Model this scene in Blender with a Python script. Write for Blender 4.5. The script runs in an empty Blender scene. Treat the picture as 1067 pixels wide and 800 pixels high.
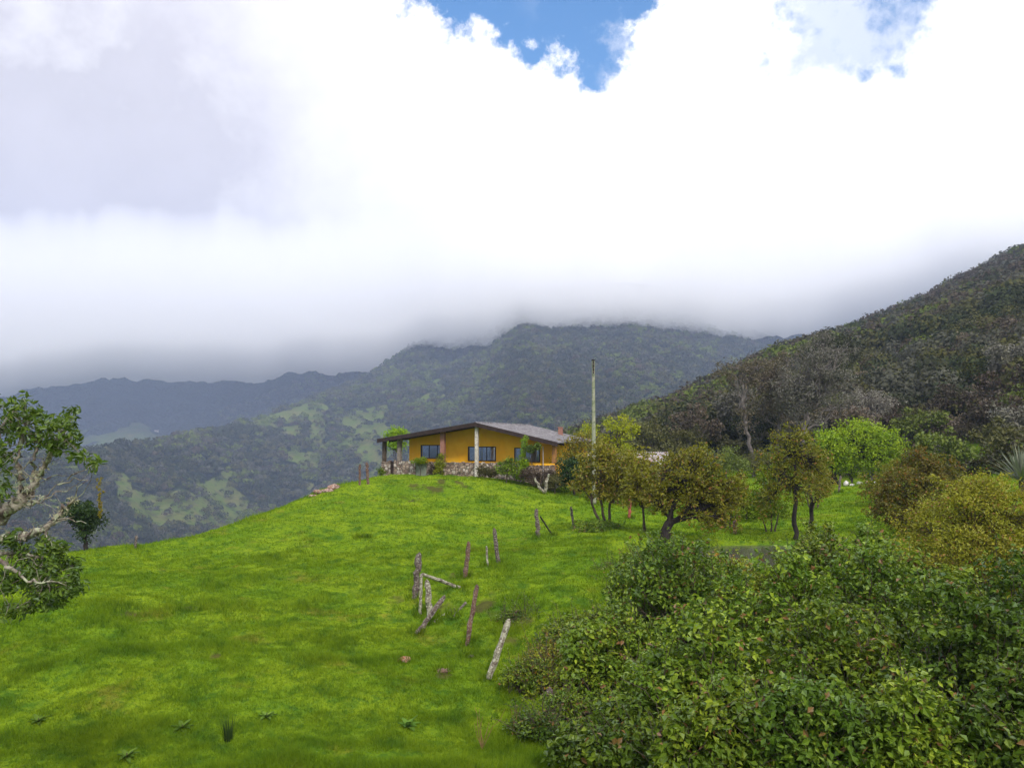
import bpy, math
import numpy as np
R = math.radians
PI = math.pi

# ------------------------------------------------------------------ camera
F_PX, CX, CY = 830.0, 533.5, 400.0
HORIZON = 455.0
PITCH = math.atan((HORIZON - CY) / F_PX)
scn = bpy.context.scene
cam_d = bpy.data.cameras.new('camera'); cam = bpy.data.objects.new('camera', cam_d)
scn.collection.objects.link(cam); scn.camera = cam
cam_d.sensor_width = 36.0; cam_d.lens = 36.0 * F_PX / 1067.0
cam_d.clip_start = 0.1; cam_d.clip_end = 30000
cam.location = (0, 0, 0); cam.rotation_euler = (PI/2 + PITCH, 0, 0)

# ------------------------------------------------------------------ world, sun, exposure
SUN_EL, SUN_AZ = 41.0, 160.0      # azimuth clockwise from +Y (the view direction)
world = bpy.data.worlds.new('World'); scn.world = world; world.use_nodes = True
sun_d = bpy.data.lights.new('sun', 'SUN'); sun = bpy.data.objects.new('sun', sun_d)
scn.collection.objects.link(sun)
sun_d.energy = 2.8; sun_d.angle = R(9); sun_d.color = (1.0, 0.95, 0.86)
sun.rotation_euler = (R(90 - SUN_EL), 0, R(180 - SUN_AZ))
vs = scn.view_settings
vs.view_transform = 'Standard'; vs.look = 'None'; vs.gamma = 1.0; vs.use_curve_mapping = False
vs.exposure = 0.34
cy = scn.cycles
cy.max_bounces = 9; cy.diffuse_bounces = 3; cy.glossy_bounces = 2; cy.transmission_bounces = 3
cy.transparent_max_bounces = 6; cy.volume_bounces = 8
cy.use_adaptive_sampling = True; cy.adaptive_threshold = 0.02
cy.use_denoising = True

def pdir(px, py):
    """world direction of a photograph pixel, scaled so that its Y is 1"""
    x = (px - CX) / F_PX; yv = (CY - py) / F_PX
    c, s = math.cos(PITCH), math.sin(PITCH)
    dy = c - s * yv; dz = s + c * yv
    return np.array([x / dy, 1.0, dz / dy])
def at(px, py, Y): return pdir(px, py) * Y

class Nodes:
    def __init__(s, tree):
        s.t = tree; s.t.nodes.clear()
    def n(s, typ, **kw):
        nd = s.t.nodes.new(typ)
        ins = kw.pop('ins', {})
        for k, v in kw.items(): setattr(nd, k, v)
        for k, v in ins.items():
            if isinstance(v, tuple) and len(v) == 2 and hasattr(v[0], 'outputs'):
                s.t.links.new(v[0].outputs[v[1]], nd.inputs[k])
            elif hasattr(v, 'outputs'): s.t.links.new(v.outputs[0], nd.inputs[k])
            else: nd.inputs[k].default_value = v
        return nd
    def math(s, op, a, b=0.0, c=None, clamp=False):
        ins = {0: a, 1: b}
        if c is not None: ins[2] = c
        return s.n('ShaderNodeMath', operation=op, use_clamp=clamp, ins=ins)
    def ss(s, v, a, b, lo=0.0, hi=1.0):
        return s.n('ShaderNodeMapRange', interpolation_type='SMOOTHSTEP', ins={0: v, 1: a, 2: b, 3: lo, 4: hi})
    def mix(s, f, a, b):
        nd = s.t.nodes.new('ShaderNodeMix'); nd.data_type = 'RGBA'
        for i, v in ((0, f), (6, a), (7, b)):
            if isinstance(v, tuple) and len(v) == 2 and hasattr(v[0], 'outputs'): s.t.links.new(v[0].outputs[v[1]], nd.inputs[i])
            elif hasattr(v, 'outputs'): s.t.links.new((v.outputs[2] if v.bl_idname == 'ShaderNodeMix' else v.outputs[0]), nd.inputs[i])
            else: nd.inputs[i].default_value = (tuple(v) + (1.0,)) if (i > 0 and len(v) == 3) else v
        return nd

def build_world():
    N = Nodes(world.node_tree)
    sky = N.n('ShaderNodeTexSky', sky_type='NISHITA', sun_disc=False)
    sky.sun_elevation = R(SUN_EL); sky.sun_rotation = R(SUN_AZ); sky.altitude = 2500
    sky.air_density = 1.8; sky.dust_density = 0.0; sky.ozone_density = 5.0
    skyh = N.n('ShaderNodeHueSaturation', ins={'Saturation': 1.3, 'Value': 1.0, 'Color': sky})
    skyc = N.n('ShaderNodeVectorMath', operation='SCALE', ins={0: skyh, 3: 0.15})
    tc = N.n('ShaderNodeTexCoord')
    d = (tc, 'Generated')
    n1 = N.n('ShaderNodeTexNoise', ins={'Vector': d, 'Scale': 7.0, 'Detail': 8.0, 'Roughness': 0.58})
    n2 = N.n('ShaderNodeTexNoise', ins={'Vector': d, 'Scale': 2.6, 'Detail': 5.0, 'Roughness': 0.55})
    n3 = N.n('ShaderNodeTexNoise', ins={'Vector': d, 'Scale': 18.0, 'Detail': 8.0, 'Roughness': 0.62})
    wob = N.math('ADD', N.math('MULTIPLY', N.math('SUBTRACT', n1, 0.5), 0.30), N.math('MULTIPLY', N.math('SUBTRACT', n3, 0.5), 0.10))
    def ang(px, py):
        v = pdir(px, py); v = v / np.linalg.norm(v)
        dt = N.n('ShaderNodeVectorMath', operation='DOT_PRODUCT', ins={0: d, 1: tuple(v)})
        return N.math('ARCCOSINE', (dt, 'Value'))
    def blob(px, py, rad_px, soft, w=1.0):
        rad = rad_px / F_PX
        a = N.math('ADD', ang(px, py), N.math('MULTIPLY', wob, w))
        return N.ss(a, rad + soft, rad - soft)
    def mx(lst):
        m = lst[0]
        for q in lst[1:]: m = N.math('MAXIMUM', m, q)
        return m
    gaps = mx([blob(560, -33, 85, 0.012), blob(500, -31, 57, 0.012), blob(594, 20, 38, 0.012), blob(630, -24, 52, 0.012),
               blob(885, -40, 76, 0.02), blob(930, -12, 46, 0.02), blob(950, -250, 160, 0.05), blob(500, -330, 140, 0.05)])
    n4 = N.n('ShaderNodeTexNoise', ins={'Vector': d, 'Scale': 9.0, 'Detail': 8.0, 'Roughness': 0.65})
    thin = N.math('MULTIPLY', blob(640, -10, 60, 0.05, 0.4), N.ss(n4, 0.45, 0.62))
    thin2 = N.math('MULTIPLY', blob(890, 0, 110, 0.05, 0.4), N.ss(n4, 0.40, 0.60))
    gaps = N.math('MULTIPLY', gaps, N.math('SUBTRACT', 1.0, N.math('MULTIPLY', N.math('MAXIMUM', thin, thin2), 0.6)))
    # cloud brightness: white overhead and ahead, grey-lilac bellies to the left
    g1 = blob(240, 140, 150, 0.26, 1.4)
    g2 = blob(0, 150, 170, 0.26, 1.4)
    g3 = blob(90, 400, 280, 0.20, 0.8)
    g4 = blob(195, 235, 26, 0.05, 0.9)
    g5 = N.math('MULTIPLY', blob(-80, 40, 230, 0.2, 0.8), 0.5)
    grey = N.math('ADD', N.math('MULTIPLY', g1, 0.45), N.math('MULTIPLY', g2, 0.45))
    grey = N.math('ADD', grey, N.math('MULTIPLY', g3, 0.25))
    grey = N.math('ADD', grey, N.math('MULTIPLY', g4, 0.35))
    grey = N.math('ADD', grey, g5)
    grey = N.math('MULTIPLY', grey, N.ss(n1, 0.30, 0.70, 0.35, 1.5))
    grey = N.math('MINIMUM', grey, 1.0)
    cloud = N.mix(grey, (1.30, 1.28, 1.32), (0.72, 0.70, 0.77))
    cloud2 = N.n('ShaderNodeVectorMath', operation='SCALE', ins={0: (cloud, 2), 3: N.ss(n1, 0.3, 0.7, 0.93, 1.05)})
    col = N.mix(gaps, cloud2, skyc)
    bg = N.n('ShaderNodeBackground', ins={'Color': (col, 2), 'Strength': 1.0})
    N.n('ShaderNodeOutputWorld', ins={'Surface': bg})
build_world()

# ------------------------------------------------------------------ mesh helpers
C = scn.collection
class MB:
    def __init__(s): s.v = []; s.f = []; s.m = []; s.n = 0
    def add(s, v, f, mi=0):
        v = np.asarray(v, dtype=np.float64).reshape(-1, 3); f = np.asarray(f, dtype=np.int64)
        s.v.append(v); s.f.append(f + s.n); s.m.append(np.full(len(f), mi)); s.n += len(v)
    def box(s, x0, x1, y0, y1, z0, z1, mi=0):
        v = [(x, y, z) for z in (z0, z1) for y in (y0, y1) for x in (x0, x1)]
        f = [(0,2,3,1),(4,5,7,6),(0,1,5,4),(2,6,7,3),(0,4,6,2),(1,3,7,5)]
        s.add(v, f, mi)
    def tube(s, pts, rad, sides=6, mi=0, rng=None, rough=0.0, cap=True):
        pts = np.asarray(pts, float); n = len(pts)
        rad = np.broadcast_to(np.asarray(rad, float), (n,))
        t = np.gradient(pts, axis=0); t /= np.linalg.norm(t, axis=1)[:, None] + 1e-9
        ref = np.where(np.abs(t[:, 2:3]) > 0.9, np.array([[1.0, 0, 0]]), np.array([[0, 0, 1.0]]))
        if n > 1: ref[:] = ref[0]
        a = np.cross(t, ref); a /= np.linalg.norm(a, axis=1)[:, None] + 1e-9
        b = np.cross(t, a)
        th = np.arange(sides) * 2 * PI / sides
        rr = rad[:, None] * np.ones((1, sides))
        if rng is not None and rough > 0: rr = rr * (1 + rough * (rng.random((n, sides)) - 0.5) * 2)
        ring = pts[:, None, :] + rr[..., None] * (np.cos(th)[None, :, None] * a[:, None, :] + np.sin(th)[None, :, None] * b[:, None, :])
        idx = np.arange(n * sides).reshape(n, sides)
        q = np.stack([idx[:-1], np.roll(idx[:-1], -1, 1), np.roll(idx[1:], -1, 1), idx[1:]], -1).reshape(-1, 4)
        s.add(ring.reshape(-1, 3), q, mi)
        if cap:
            v = ring[-1]; c = v.mean(0)
            vv = np.vstack([v, c]); f = [(i, (i + 1) % sides, sides) for i in range(sides)]
            s.add(vv, f, mi)
            v = ring[0]; c = v.mean(0)
            vv = np.vstack([v, c]); f = [((i + 1) % sides, i, sides) for i in range(sides)]
            s.add(vv, f, mi)
    def build(s, name, mats, parent=None, off=(0, 0, 0), smooth=False, attrs=None):
        me = bpy.data.meshes.new(name)
        v = np.vstack(s.v) - np.asarray(off, float)
        me.vertices.add(len(v)); me.vertices.foreach_set('co', v.astype(np.float32).ravel())
        tot = np.concatenate([np.full(len(f), f.shape[1]) for f in s.f])
        loops = np.concatenate([f.ravel() for f in s.f])
        start = np.concatenate([[0], np.cumsum(tot)[:-1]])
        me.loops.add(len(loops)); me.loops.foreach_set('vertex_index', loops.astype(np.int32))
        me.polygons.add(len(tot)); me.polygons.foreach_set('loop_start', start.astype(np.int32))
        me.polygons.foreach_set('loop_total', tot.astype(np.int32))
        mats = mats if isinstance(mats, (list, tuple)) else [mats]
        for m in mats: me.materials.append(m)
        me.polygons.foreach_set('material_index', np.concatenate(s.m).astype(np.int32))
        me.polygons.foreach_set('use_smooth', np.full(len(tot), bool(smooth)))
        for k, a in (attrs or {}).items():
            at_ = me.attributes.new(k, 'FLOAT', 'POINT'); at_.data.foreach_set('value', np.asarray(a, np.float32))
        me.update(calc_edges=True)
        o = bpy.data.objects.new(name, me); C.objects.link(o)
        if parent is not None: o.parent = parent
        return o

def tag(o, label=None, cat=None, group=None, kind=None):
    if label: o['label'] = label
    if cat: o['category'] = cat
    if group: o['group'] = group
    if kind: o['kind'] = kind
    return o
def empty(name, loc, label, cat, group=None, rz=0):
    o = bpy.data.objects.new(name, None); C.objects.link(o)
    o.empty_display_size = 0.2
    o.location = tuple(float(q) for q in loc); o.rotation_euler = (0, 0, rz)
    return tag(o, label, cat, group)
def nrm(v): return v / (np.linalg.norm(v, axis=-1, keepdims=True) + 1e-12)

# ------------------------------------------------------------------ materials
def mat(name):
    m = bpy.data.materials.new(name); m.use_nodes = True
    return m, Nodes(m.node_tree)
def surf(name, c1, c2, scale=4.0, rough=0.85, bump=0.3, bscale=None, c3=None, spec=0.3, detail=6.0, dist=0.02, metal=0.0):
    m, N = mat(name)
    tc = N.n('ShaderNodeTexCoord')
    n = N.n('ShaderNodeTexNoise', ins={'Vector': (tc, 'Object'), 'Scale': scale, 'Detail': detail, 'Roughness': 0.62})
    f = N.ss(n, 0.36, 0.64)
    col = N.mix(f, c1, c2)
    if c3 is not None:
        n2 = N.n('ShaderNodeTexNoise', ins={'Vector': (tc, 'Object'), 'Scale': scale * 2.7, 'Detail': 4.0})
        col = N.mix(N.ss(n2, 0.52, 0.62), (col, 2), c3)
    nb = N.n('ShaderNodeTexNoise', ins={'Vector': (tc, 'Object'), 'Scale': bscale or scale * 4, 'Detail': 5.0})
    bp = N.n('ShaderNodeBump', ins={'Height': nb, 'Strength': bump, 'Distance': dist})
    b = N.n('ShaderNodeBsdfPrincipled', ins={'Base Color': (col, 2), 'Roughness': rough, 'Normal': bp, 'Metallic': metal, 'Specular IOR Level': spec})
    N.n('ShaderNodeOutputMaterial', ins={0: b})
    return m
def leafmat(name, c1, c2, c3=None, trans=0.3, clump=0.8, gloss=0.12, dead=None, deadf=0.04):
    """c1..c2 vary leaf by leaf, c3 clump by clump"""
    m, N = mat(name)
    g = N.n('ShaderNodeNewGeometry'); tc = N.n('ShaderNodeTexCoord'); oi = N.n('ShaderNodeObjectInfo')
    rnd = (g, 'Random Per Island')
    col = N.mix(rnd, c1, c2)
    n = N.n('ShaderNodeTexNoise', ins={'Vector': (tc, 'Object'), 'Scale': clump, 'Detail': 3.0})
    col = N.mix(N.ss(n, 0.42, 0.62), (col, 2), c3 if c3 is not None else c1)
    hv = N.n('ShaderNodeHueSaturation', ins={'Hue': N.ss((oi, 'Random'), 0, 1, 0.49, 0.504), 'Value': N.ss(N.math('FRACT', N.math('MULTIPLY', (oi, 'Random'), 7.31)), 0, 1, 0.78, 1.2), 'Color': (col, 2)})
    colo = hv
    if dead is not None:
        f = N.math('GREATER_THAN', N.math('FRACT', N.math('MULTIPLY', rnd, 37.7)), 1 - deadf)
        mm = N.mix(f, hv, dead); colo = (mm, 2)
    d = N.n('ShaderNodeBsdfDiffuse', ins={0: colo})
    t = N.n('ShaderNodeBsdfTranslucent', ins={0: colo})
    gl = N.n('ShaderNodeBsdfGlossy', ins={0: (0.9, 0.95, 1.0, 1), 'Roughness': 0.42})
    s = N.n('ShaderNodeMixShader', ins={0: trans, 1: d, 2: t})
    fr = N.n('ShaderNodeLayerWeight', ins={0: 0.35})
    s2 = N.n('ShaderNodeMixShader', ins={0: N.math('MULTIPLY', (fr, 'Fresnel'), gloss * 0.35), 1: s, 2: gl})
    N.n('ShaderNodeOutputMaterial', ins={0: s2})
    return m

M = {}
M['bark'] = surf('bark', (0.10, 0.075, 0.055), (0.05, 0.038, 0.03), 6, 0.95, 0.6)
M['bark_dark'] = surf('bark_dark', (0.035, 0.028, 0.024), (0.015, 0.012, 0.012), 6, 0.95, 0.6)
M['bark_lichen'] = surf('bark_lichen', (0.30, 0.27, 0.22), (0.10, 0.07, 0.06), 7, 0.95, 0.8, c3=(0.38, 0.40, 0.28))
M['bark_grey'] = surf('bark_grey', (0.17, 0.15, 0.14), (0.09, 0.075, 0.07), 3, 0.95, 0.5)
M['post_red'] = surf('post_red_brown', (0.16, 0.085, 0.06), (0.08, 0.045, 0.04), 9, 0.95, 0.7, c3=(0.22, 0.18, 0.14))
M['post_lichen'] = surf('post_lichen', (0.33, 0.32, 0.23), (0.11, 0.08, 0.065), 8, 0.95, 0.8, c3=(0.44, 0.43, 0.34))
M['post_dark'] = surf('post_dark', (0.14, 0.10, 0.085), (0.06, 0.045, 0.045), 9, 0.95, 0.8, c3=(0.26, 0.24, 0.2))
M['post_paint_red'] = surf('post_painted_red', (0.36, 0.09, 0.06), (0.25, 0.07, 0.06), 9, 0.8, 0.4)
M['post_white'] = surf('post_painted_white', (0.75, 0.73, 0.70), (0.5, 0.48, 0.45), 9, 0.8, 0.4)

# ------------------------------------------------------------------ terrain height
def noise2(x, y, seed, octaves=4, gain=0.5):
    """value noise, smooth, in -1..1"""
    r = np.random.default_rng(seed); T = 256
    out = np.zeros(np.broadcast(x, y).shape); amp = 1.0; tot = 0
    for o in range(octaves):
        g = r.random((T, T)) * 2 - 1
        xi = np.floor(x).astype(int); yi = np.floor(y).astype(int)
        fx = x - xi; fy = y - yi; fx = fx * fx * (3 - 2 * fx); fy = fy * fy * (3 - 2 * fy)
        a = g[xi % T, yi % T]; b = g[(xi + 1) % T, yi % T]; c = g[xi % T, (yi + 1) % T]; d = g[(xi + 1) % T, (yi + 1) % T]
        out = out + amp * ((a * (1 - fx) + b * fx) * (1 - fy) + (c * (1 - fx) + d * fx) * fy)
        tot += amp; amp *= gain; x = x * 2.03 + 17.3; y = y * 2.03 + 9.1
    return out / tot

ctrl = []
for px, py, Y in [
    (-120, 800, 13), (100, 800, 13), (300, 800, 13), (450, 800, 13), (600, 800, 13),
    (-150, 700, 17), (0, 700, 17), (200, 700, 17), (400, 700, 17.5), (520, 707, 18),
    (-150, 640, 21), (0, 635, 21), (150, 645, 21), (300, 650, 21), (487, 671, 20.5), (436, 658, 21.5),
    (-150, 590, 29), (0, 592, 28), (200, 600, 26.5), (320, 598, 27), (432, 623, 24), (486, 601, 26.5),
    (-150, 577, 33), (0, 577, 33), (100, 573, 34), (200, 558, 37), (300, 530, 41), (345, 508, 45), (400, 497, 50),
    (400, 550, 35.5), (400, 520, 43), (300, 560, 34.5), (519, 588, 28), (561, 560, 34), (597, 550, 38),
    (450, 496, 50), (500, 497, 50), (545, 502, 49.5), (575, 511, 49), (500, 530, 41), (440, 540, 38),
    (630, 550, 35), (656, 540, 41), (690, 562, 31), (620, 600, 24), (560, 640, 21),
    (850, 552, 37), (870, 508, 55), (905, 503, 58), (740, 545, 41), (797, 515, 58), (700, 520, 52), (640, 515, 52),
    (1050, 500, 45), (1067, 484, 75), (950, 545, 36), (1130, 520, 36)]:
    ctrl.append(tuple(at(px, py, Y)))
def pol(px, r, z): 
    d = pdir(px, HORIZON); d = d / math.hypot(d[0], d[1]); return (d[0] * r, d[1] * r, z)
ctrl += [pol(-150, 50, -13), pol(0, 50, -13), pol(100, 50, -11.5), pol(200, 53, -10.5), pol(300, 58, -10), pol(345, 62, -10), pol(400, 75, -9), pol(460, 72, -5)]
ctrl += [pol(-400, 85, -34), pol(0, 85, -33), pol(200, 85, -28), pol(345, 85, -19), pol(450, 90, -11), pol(560, 90, -6), pol(640, 90, -4.2),
         pol(760, 90, -3.0), pol(900, 90, -2.3), pol(1067, 90, -0.5), pol(1400, 85, 3)]
ctrl += [(4, 17, -5.6), (9, 20, -5.3), (4, 12, -5.6), (10, 12, -5.6), (14, 16, -5.3), (13, 24, -4.7), (9, 28, -4.9), (20, 22, -4.2),
         (0, 9, -5.0), (0, 5, -3.6), (0, 1.5, -1.65), (0, -1.5, -1.6), (7, 5, -3.8), (-7, 5, -3.6), (-8, -1, -1.7), (8, -1, -1.7),
         (0, -10, -1.4), (-30, -10, -3), (30, -10, -1), (0, -80, 2), (-70, -40, -8), (70, -40, 4), (-20, 8, -4.9), (22, 10, -4.6), (-40, 8, -7), (45, 15, -2)]
ctrl = np.array(ctrl)
def _tps(d): return np.where(d > 1e-9, d * d * np.log(d + 1e-12), 0)
_P = ctrl[:, :2] / 50.0
_K = _tps(np.linalg.norm(_P[:, None] - _P[None], axis=-1)) + 0.0008 * np.eye(len(_P))
_A = np.block([[_K, np.c_[np.ones(len(_P)), _P]], [np.c_[np.ones(len(_P)), _P].T, np.zeros((3, 3))]])
_W = np.linalg.solve(_A, np.r_[ctrl[:, 2], 0, 0, 0])
def rbf(x, y):
    x = np.asarray(x, float); y = np.asarray(y, float); sh = x.shape
    q = np.stack([x.ravel(), y.ravel()], 1) / 50.0; out = np.empty(len(q))
    for i in range(0, len(q), 40000):
        p = q[i:i + 40000]
        d = np.linalg.norm(p[:, None] - _P[None], axis=-1)
        out[i:i + 40000] = _tps(d) @ _W[:-3] + _W[-3] + p @ _W[-2:]
    return out.reshape(sh)

def layer(pts):
    """(px, py, r, tree_height) ridge points -> azimuth, ridge elevation z, ridge distance"""
    A = []; Z = []; D = []
    for px, py, r, th in pts:
        d = pdir(px, py); a = math.atan2(d[0], 1.0); A.append(a); Z.append(d[2] / math.hypot(d[0], 1) * r - th); D.append(r)
    return np.array(A), np.array(Z), np.array(D)
LB = layer([(-600, 520, 700, 5), (-100, 480, 700, 5), (0, 466, 760, 5), (80, 458, 860, 5), (170, 449, 1000, 5), (240, 436, 1150, 5), (300, 417, 1300, 5), (350, 401, 1420, 5),
            (385, 386, 1500, 5), (430, 355, 1600, 5), (470, 345, 1680, 4), (510, 328, 1740, 4), (545, 304, 1800, 4), (600, 297, 1850, 4), (650, 294, 1900, 4),
            (700, 298, 1950, 4), (740, 310, 1950, 4), (790, 330, 1950, 4), (860, 365, 1900, 4), (950, 385, 1850, 4), (1100, 400, 1800, 4), (1500, 420, 1800, 4)])
LC2 = layer([(-600, 470, 2300, 4), (60, 462, 2200, 4), (120, 448, 2200, 4), (165, 436, 2200, 4), (200, 413, 2250, 4), (240, 396, 2300, 4), (290, 375, 2350, 4), (340, 364, 2400, 4),
             (390, 362, 2400, 4), (440, 350, 2450, 4), (520, 330, 2500, 4), (700, 360, 2500, 4), (1100, 420, 2500, 4)])
LC1 = layer([(-700, 380, 2800, 0), (-300, 400, 2800, 0), (-60, 402, 2800, 0), (0, 394, 2800, 0), (60, 380, 2800, 0), (100, 374, 2800, 0), (135, 370, 2800, 0), (170, 376, 2800, 0), (200, 372, 2800, 0), (240, 366, 2800, 0),
             (300, 366, 2800, 0), (400, 360, 2800, 0), (500, 350, 2800, 0), (700, 325, 2800, 0), (770, 316, 2800, 0), (820, 312, 2800, 0), (860, 312, 2800, 0), (905, 316, 2800, 0), (960, 325, 2800, 0),
             (1100, 350, 2800, 0), (1700, 380, 2800, 0)])
LE = layer([(420, 560, 230, 5), (500, 508, 240, 5), (545, 480, 250, 5), (580, 462, 255, 5), (620, 446, 260, 5.5), (660, 434, 265, 5.5), (700, 426, 270, 5.5), (740, 406, 285, 5.5), (780, 383, 300, 5.5),
            (820, 362, 330, 5), (860, 348, 370, 5), (885, 342, 390, 5), (940, 319, 410, 5), (1000, 290, 430, 5), (1040, 270, 440, 5), (1067, 257, 450, 5), (1200, 200, 470, 5), (1500, 160, 500, 5), (2200, 300, 500, 5)])
def smax(a, b, k):
    h = np.clip(0.5 + 0.5 * (a - b) / k, 0, 1)
    return b * (1 - h) + a * h + k * h * (1 - h)
POND_C = np.array([9.4, 29.6]); POND_R = (5.6, 3.4); POND_Z = -4.42
def pond_d(x, y):
    ca, sa = math.cos(0.12), math.sin(0.12)
    dx, dy = x - POND_C[0], y - POND_C[1]
    u = (dx * ca + dy * sa) / POND_R[0]; v = (-dx * sa + dy * ca) / POND_R[1]
    return np.sqrt(u * u + v * v) + 0.10 * noise2(x * 0.6, y * 0.6, 77, 2)
def height(x, y, fine=True):
    x = np.asarray(x, float); y = np.asarray(y, float)
    r = np.hypot(x, y) + 1e-9; a = np.arctan2(x, y)
    rc = np.minimum(r, 88.0); z = rbf(x * rc / r, y * rc / r) - np.maximum(r - 88, 0) * 0.35
    if fine:
        m = np.clip((r - 6) / 8, 0, 1) * np.clip((110 - r) / 40, 0, 1)
        z = z + m * (0.16 * noise2(x * 0.28, y * 0.28, 3, 3) + 0.12 * noise2(x * 1.1, y * 1.1, 4, 3) + 0.055 * noise2(x * 3.3, y * 3.3, 5, 2))
    pd = pond_d(x, y)
    near = np.hypot(x - POND_C[0], y - POND_C[1]) < 14
    bank = POND_Z - 0.4 + 0.55 * np.clip((pd - 0.75) / 0.3, 0, 1)
    w = np.clip((1.5 - pd) / 0.5, 0, 1) * near; w = w * w * (3 - 2 * w)
    z = z * (1 - w) + np.minimum(np.where(pd > 1.05, np.maximum(bank, z), bank), np.where(pd > 1.05, 99, bank)) * w
    def lay(L, s, sb, nz, sc, seed, kn=1.0):
        zr = np.interp(a, L[0], L[1]); rr = np.interp(a, L[0], L[2])
        back = np.clip((np.abs(a) - 1.35) / 0.8, 0, 1); zr = zr * (1 - back) - 40 * back
        d = r - rr
        zz = zr - np.where(d < 0, -d * s, d * sb)
        zz = zz - nz * 0.35 * np.exp(-(d / (rr * 0.04)) ** 2)
        prof = np.clip(np.abs(d) / (rr * 0.10), 0, 1)
        # gullies run down the slope, plus large bumps
        gul = noise2(a * 16 + 3 + seed, r * 0.0022 * sc, seed, 3)
        bmp = noise2(x * 0.006 * sc, y * 0.006 * sc, seed + 50, 4)
        return zz + prof * nz * (0.6 * gul + 0.6 * bmp)
    # right-hand hill: even rise from the end of the pasture
    zr = np.interp(a, LE[0], LE[1]); rr = np.interp(a, LE[0], LE[2])
    z90 = np.interp(a, LE[0], np.interp(LE[0], [-.2, 0.0, 0.2, 0.6, 1.0], [-26, -14, -3.0, -1.0, 3]))
    t = (r - 88) / (rr - 88)
    ze = np.where(t < 1, z90 + (zr - z90) * np.clip(t, -1, 1) ** 1.0, zr - (r - rr) * 0.35)
    ze = ze + np.clip(t, 0, 1) * np.clip(np.abs(1 - t) * 6, 0, 1) * 4.0 * noise2(x * 0.016, y * 0.016, 31, 3)
    back = np.clip((np.abs(a) - 1.25) / 0.5, 0, 1); ze = ze * (1 - back) - 30 * back
    ze = np.where(r < 88, -200, ze)
    zb = lay(LB, 0.30, 0.25, 26, 1.0, 11)
    zc = lay(LC2, 0.30, 0.3, 45, 0.7, 13)
    zd = lay(LC1, 0.32, 0.3, 60, 0.5, 15)
    far = np.maximum(-170.0, smax(smax(zb, zc, 12), zd, 12))
    far = np.where(r < 140, -400, far)
    out = np.where(r < 80, z, smax(smax(z, ze, 0.8), far, 4.0))
    return out
def gz(x, y): return float(height(np.array([x]), np.array([y]))[0])
def ghit(px, py, r0=9.0):
    d = pdir(px, py); rs = np.geomspace(r0, 90, 1200); k = rs / math.hypot(d[0], 1)
    below = np.where(d[2] * k < height(d[0] * k, k))[0]; i = below[0] if len(below) else 700
    return d * k[i]
def hit(px, py, r0=60.0):
    """first point where the line through a pixel meets the terrain beyond r0"""
    d = pdir(px, py); rs = np.geomspace(r0, 5000, 900); k = rs / math.hypot(d[0], 1)
    z = height(d[0] * k, k); below = np.where(d[2] * k < z)[0]
    i = below[0] if len(below) else len(rs) - 1
    return d * k[i]

# clearings on the far slopes
CLEAR = []
for px, py, rx, ry in [(300, 432, 34, 13), (378, 440, 22, 12), (200, 520, 40, 7), (160, 527, 22, 7), (125, 457, 38, 6), (70, 466, 40, 7), (240, 516, 22, 6),
                       (330, 455, 12, 6), (450, 408, 26, 6), (395, 470, 16, 8), (325, 488, 10, 8), (128, 500, 10, 6)]:
    h = hit(px, py, 450); CLEAR.append((math.atan2(h[0], h[1]), math.hypot(h[0], h[1]), rx / F_PX, ry))
def pasture(x, y):
    r = np.hypot(x, y); a = np.arctan2(x, y); m = np.zeros_like(r)
    for ca, cr, ra, ry in CLEAR:
        rl = cr * 0.010 * ry
        q = ((a - ca) / ra) ** 2 + ((r - cr) / rl) ** 2
        m = np.maximum(m, np.where(q < 6, 0.85 - q * 0.75 + 1.5 * noise2(x * 0.022, y * 0.022, 91, 5), 0))
    return np.clip(m * 1.6, 0, 1)

SOIL = []
for px, py, Y, rx, ry in [(445, 513, 45, 26, 4), (425, 519, 43, 18, 3), (400, 546, 37, 8, 2.5), (470, 507, 46.5, 20, 3), (180, 635, 22.3, 32, 2.5), (130, 645, 21.5, 26, 2.5), (60, 655, 20.6, 14, 3), (235, 636, 22, 12, 2),
                          (470, 598, 26.6, 8, 3), (410, 625, 24, 12, 4), (458, 640, 22.6, 20, 5), (462, 698, 17.9, 10, 4), (530, 655, 20.8, 30, 8), (505, 630, 23, 14, 6), (390, 518, 43.5, 8, 2), (540, 700, 17.6, 16, 10), (350, 508, 45, 8, 2), (330, 518, 43.6, 12, 2.5), (220, 690, 18, 7, 3), (60, 640, 22, 9, 2)]:
    c = at(px, py, Y); SOIL.append((c[0], c[1], rx * Y / F_PX, ry * Y / F_PX * 6.0))
def soil(x, y):
    m = np.zeros(np.shape(x)); nz = noise2(np.asarray(x) * 1.9, np.asarray(y) * 1.9, 95, 3)
    for cx, cy_, rx, ry in SOIL:
        q = ((x - cx) / rx) ** 2 + ((y - cy_) / ry) ** 2; m = np.maximum(m, (1.1 - q) + 1.1 * nz - 0.2 if False else np.where(q < 4, 0.55 - q * 0.6 + 1.3 * nz, 0))
    q = np.sqrt(((x - 11.5) / 9.2) ** 2 + ((y - 15.2) / 6.2) ** 2) + 0.12 * nz      # bare litter under the thicket, painted dark for shade in the leaf gaps
    m = np.maximum(m, np.clip((1.0 - q) * 5, 0, 1.2))
    return np.clip(m, 0, 1)

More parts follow.
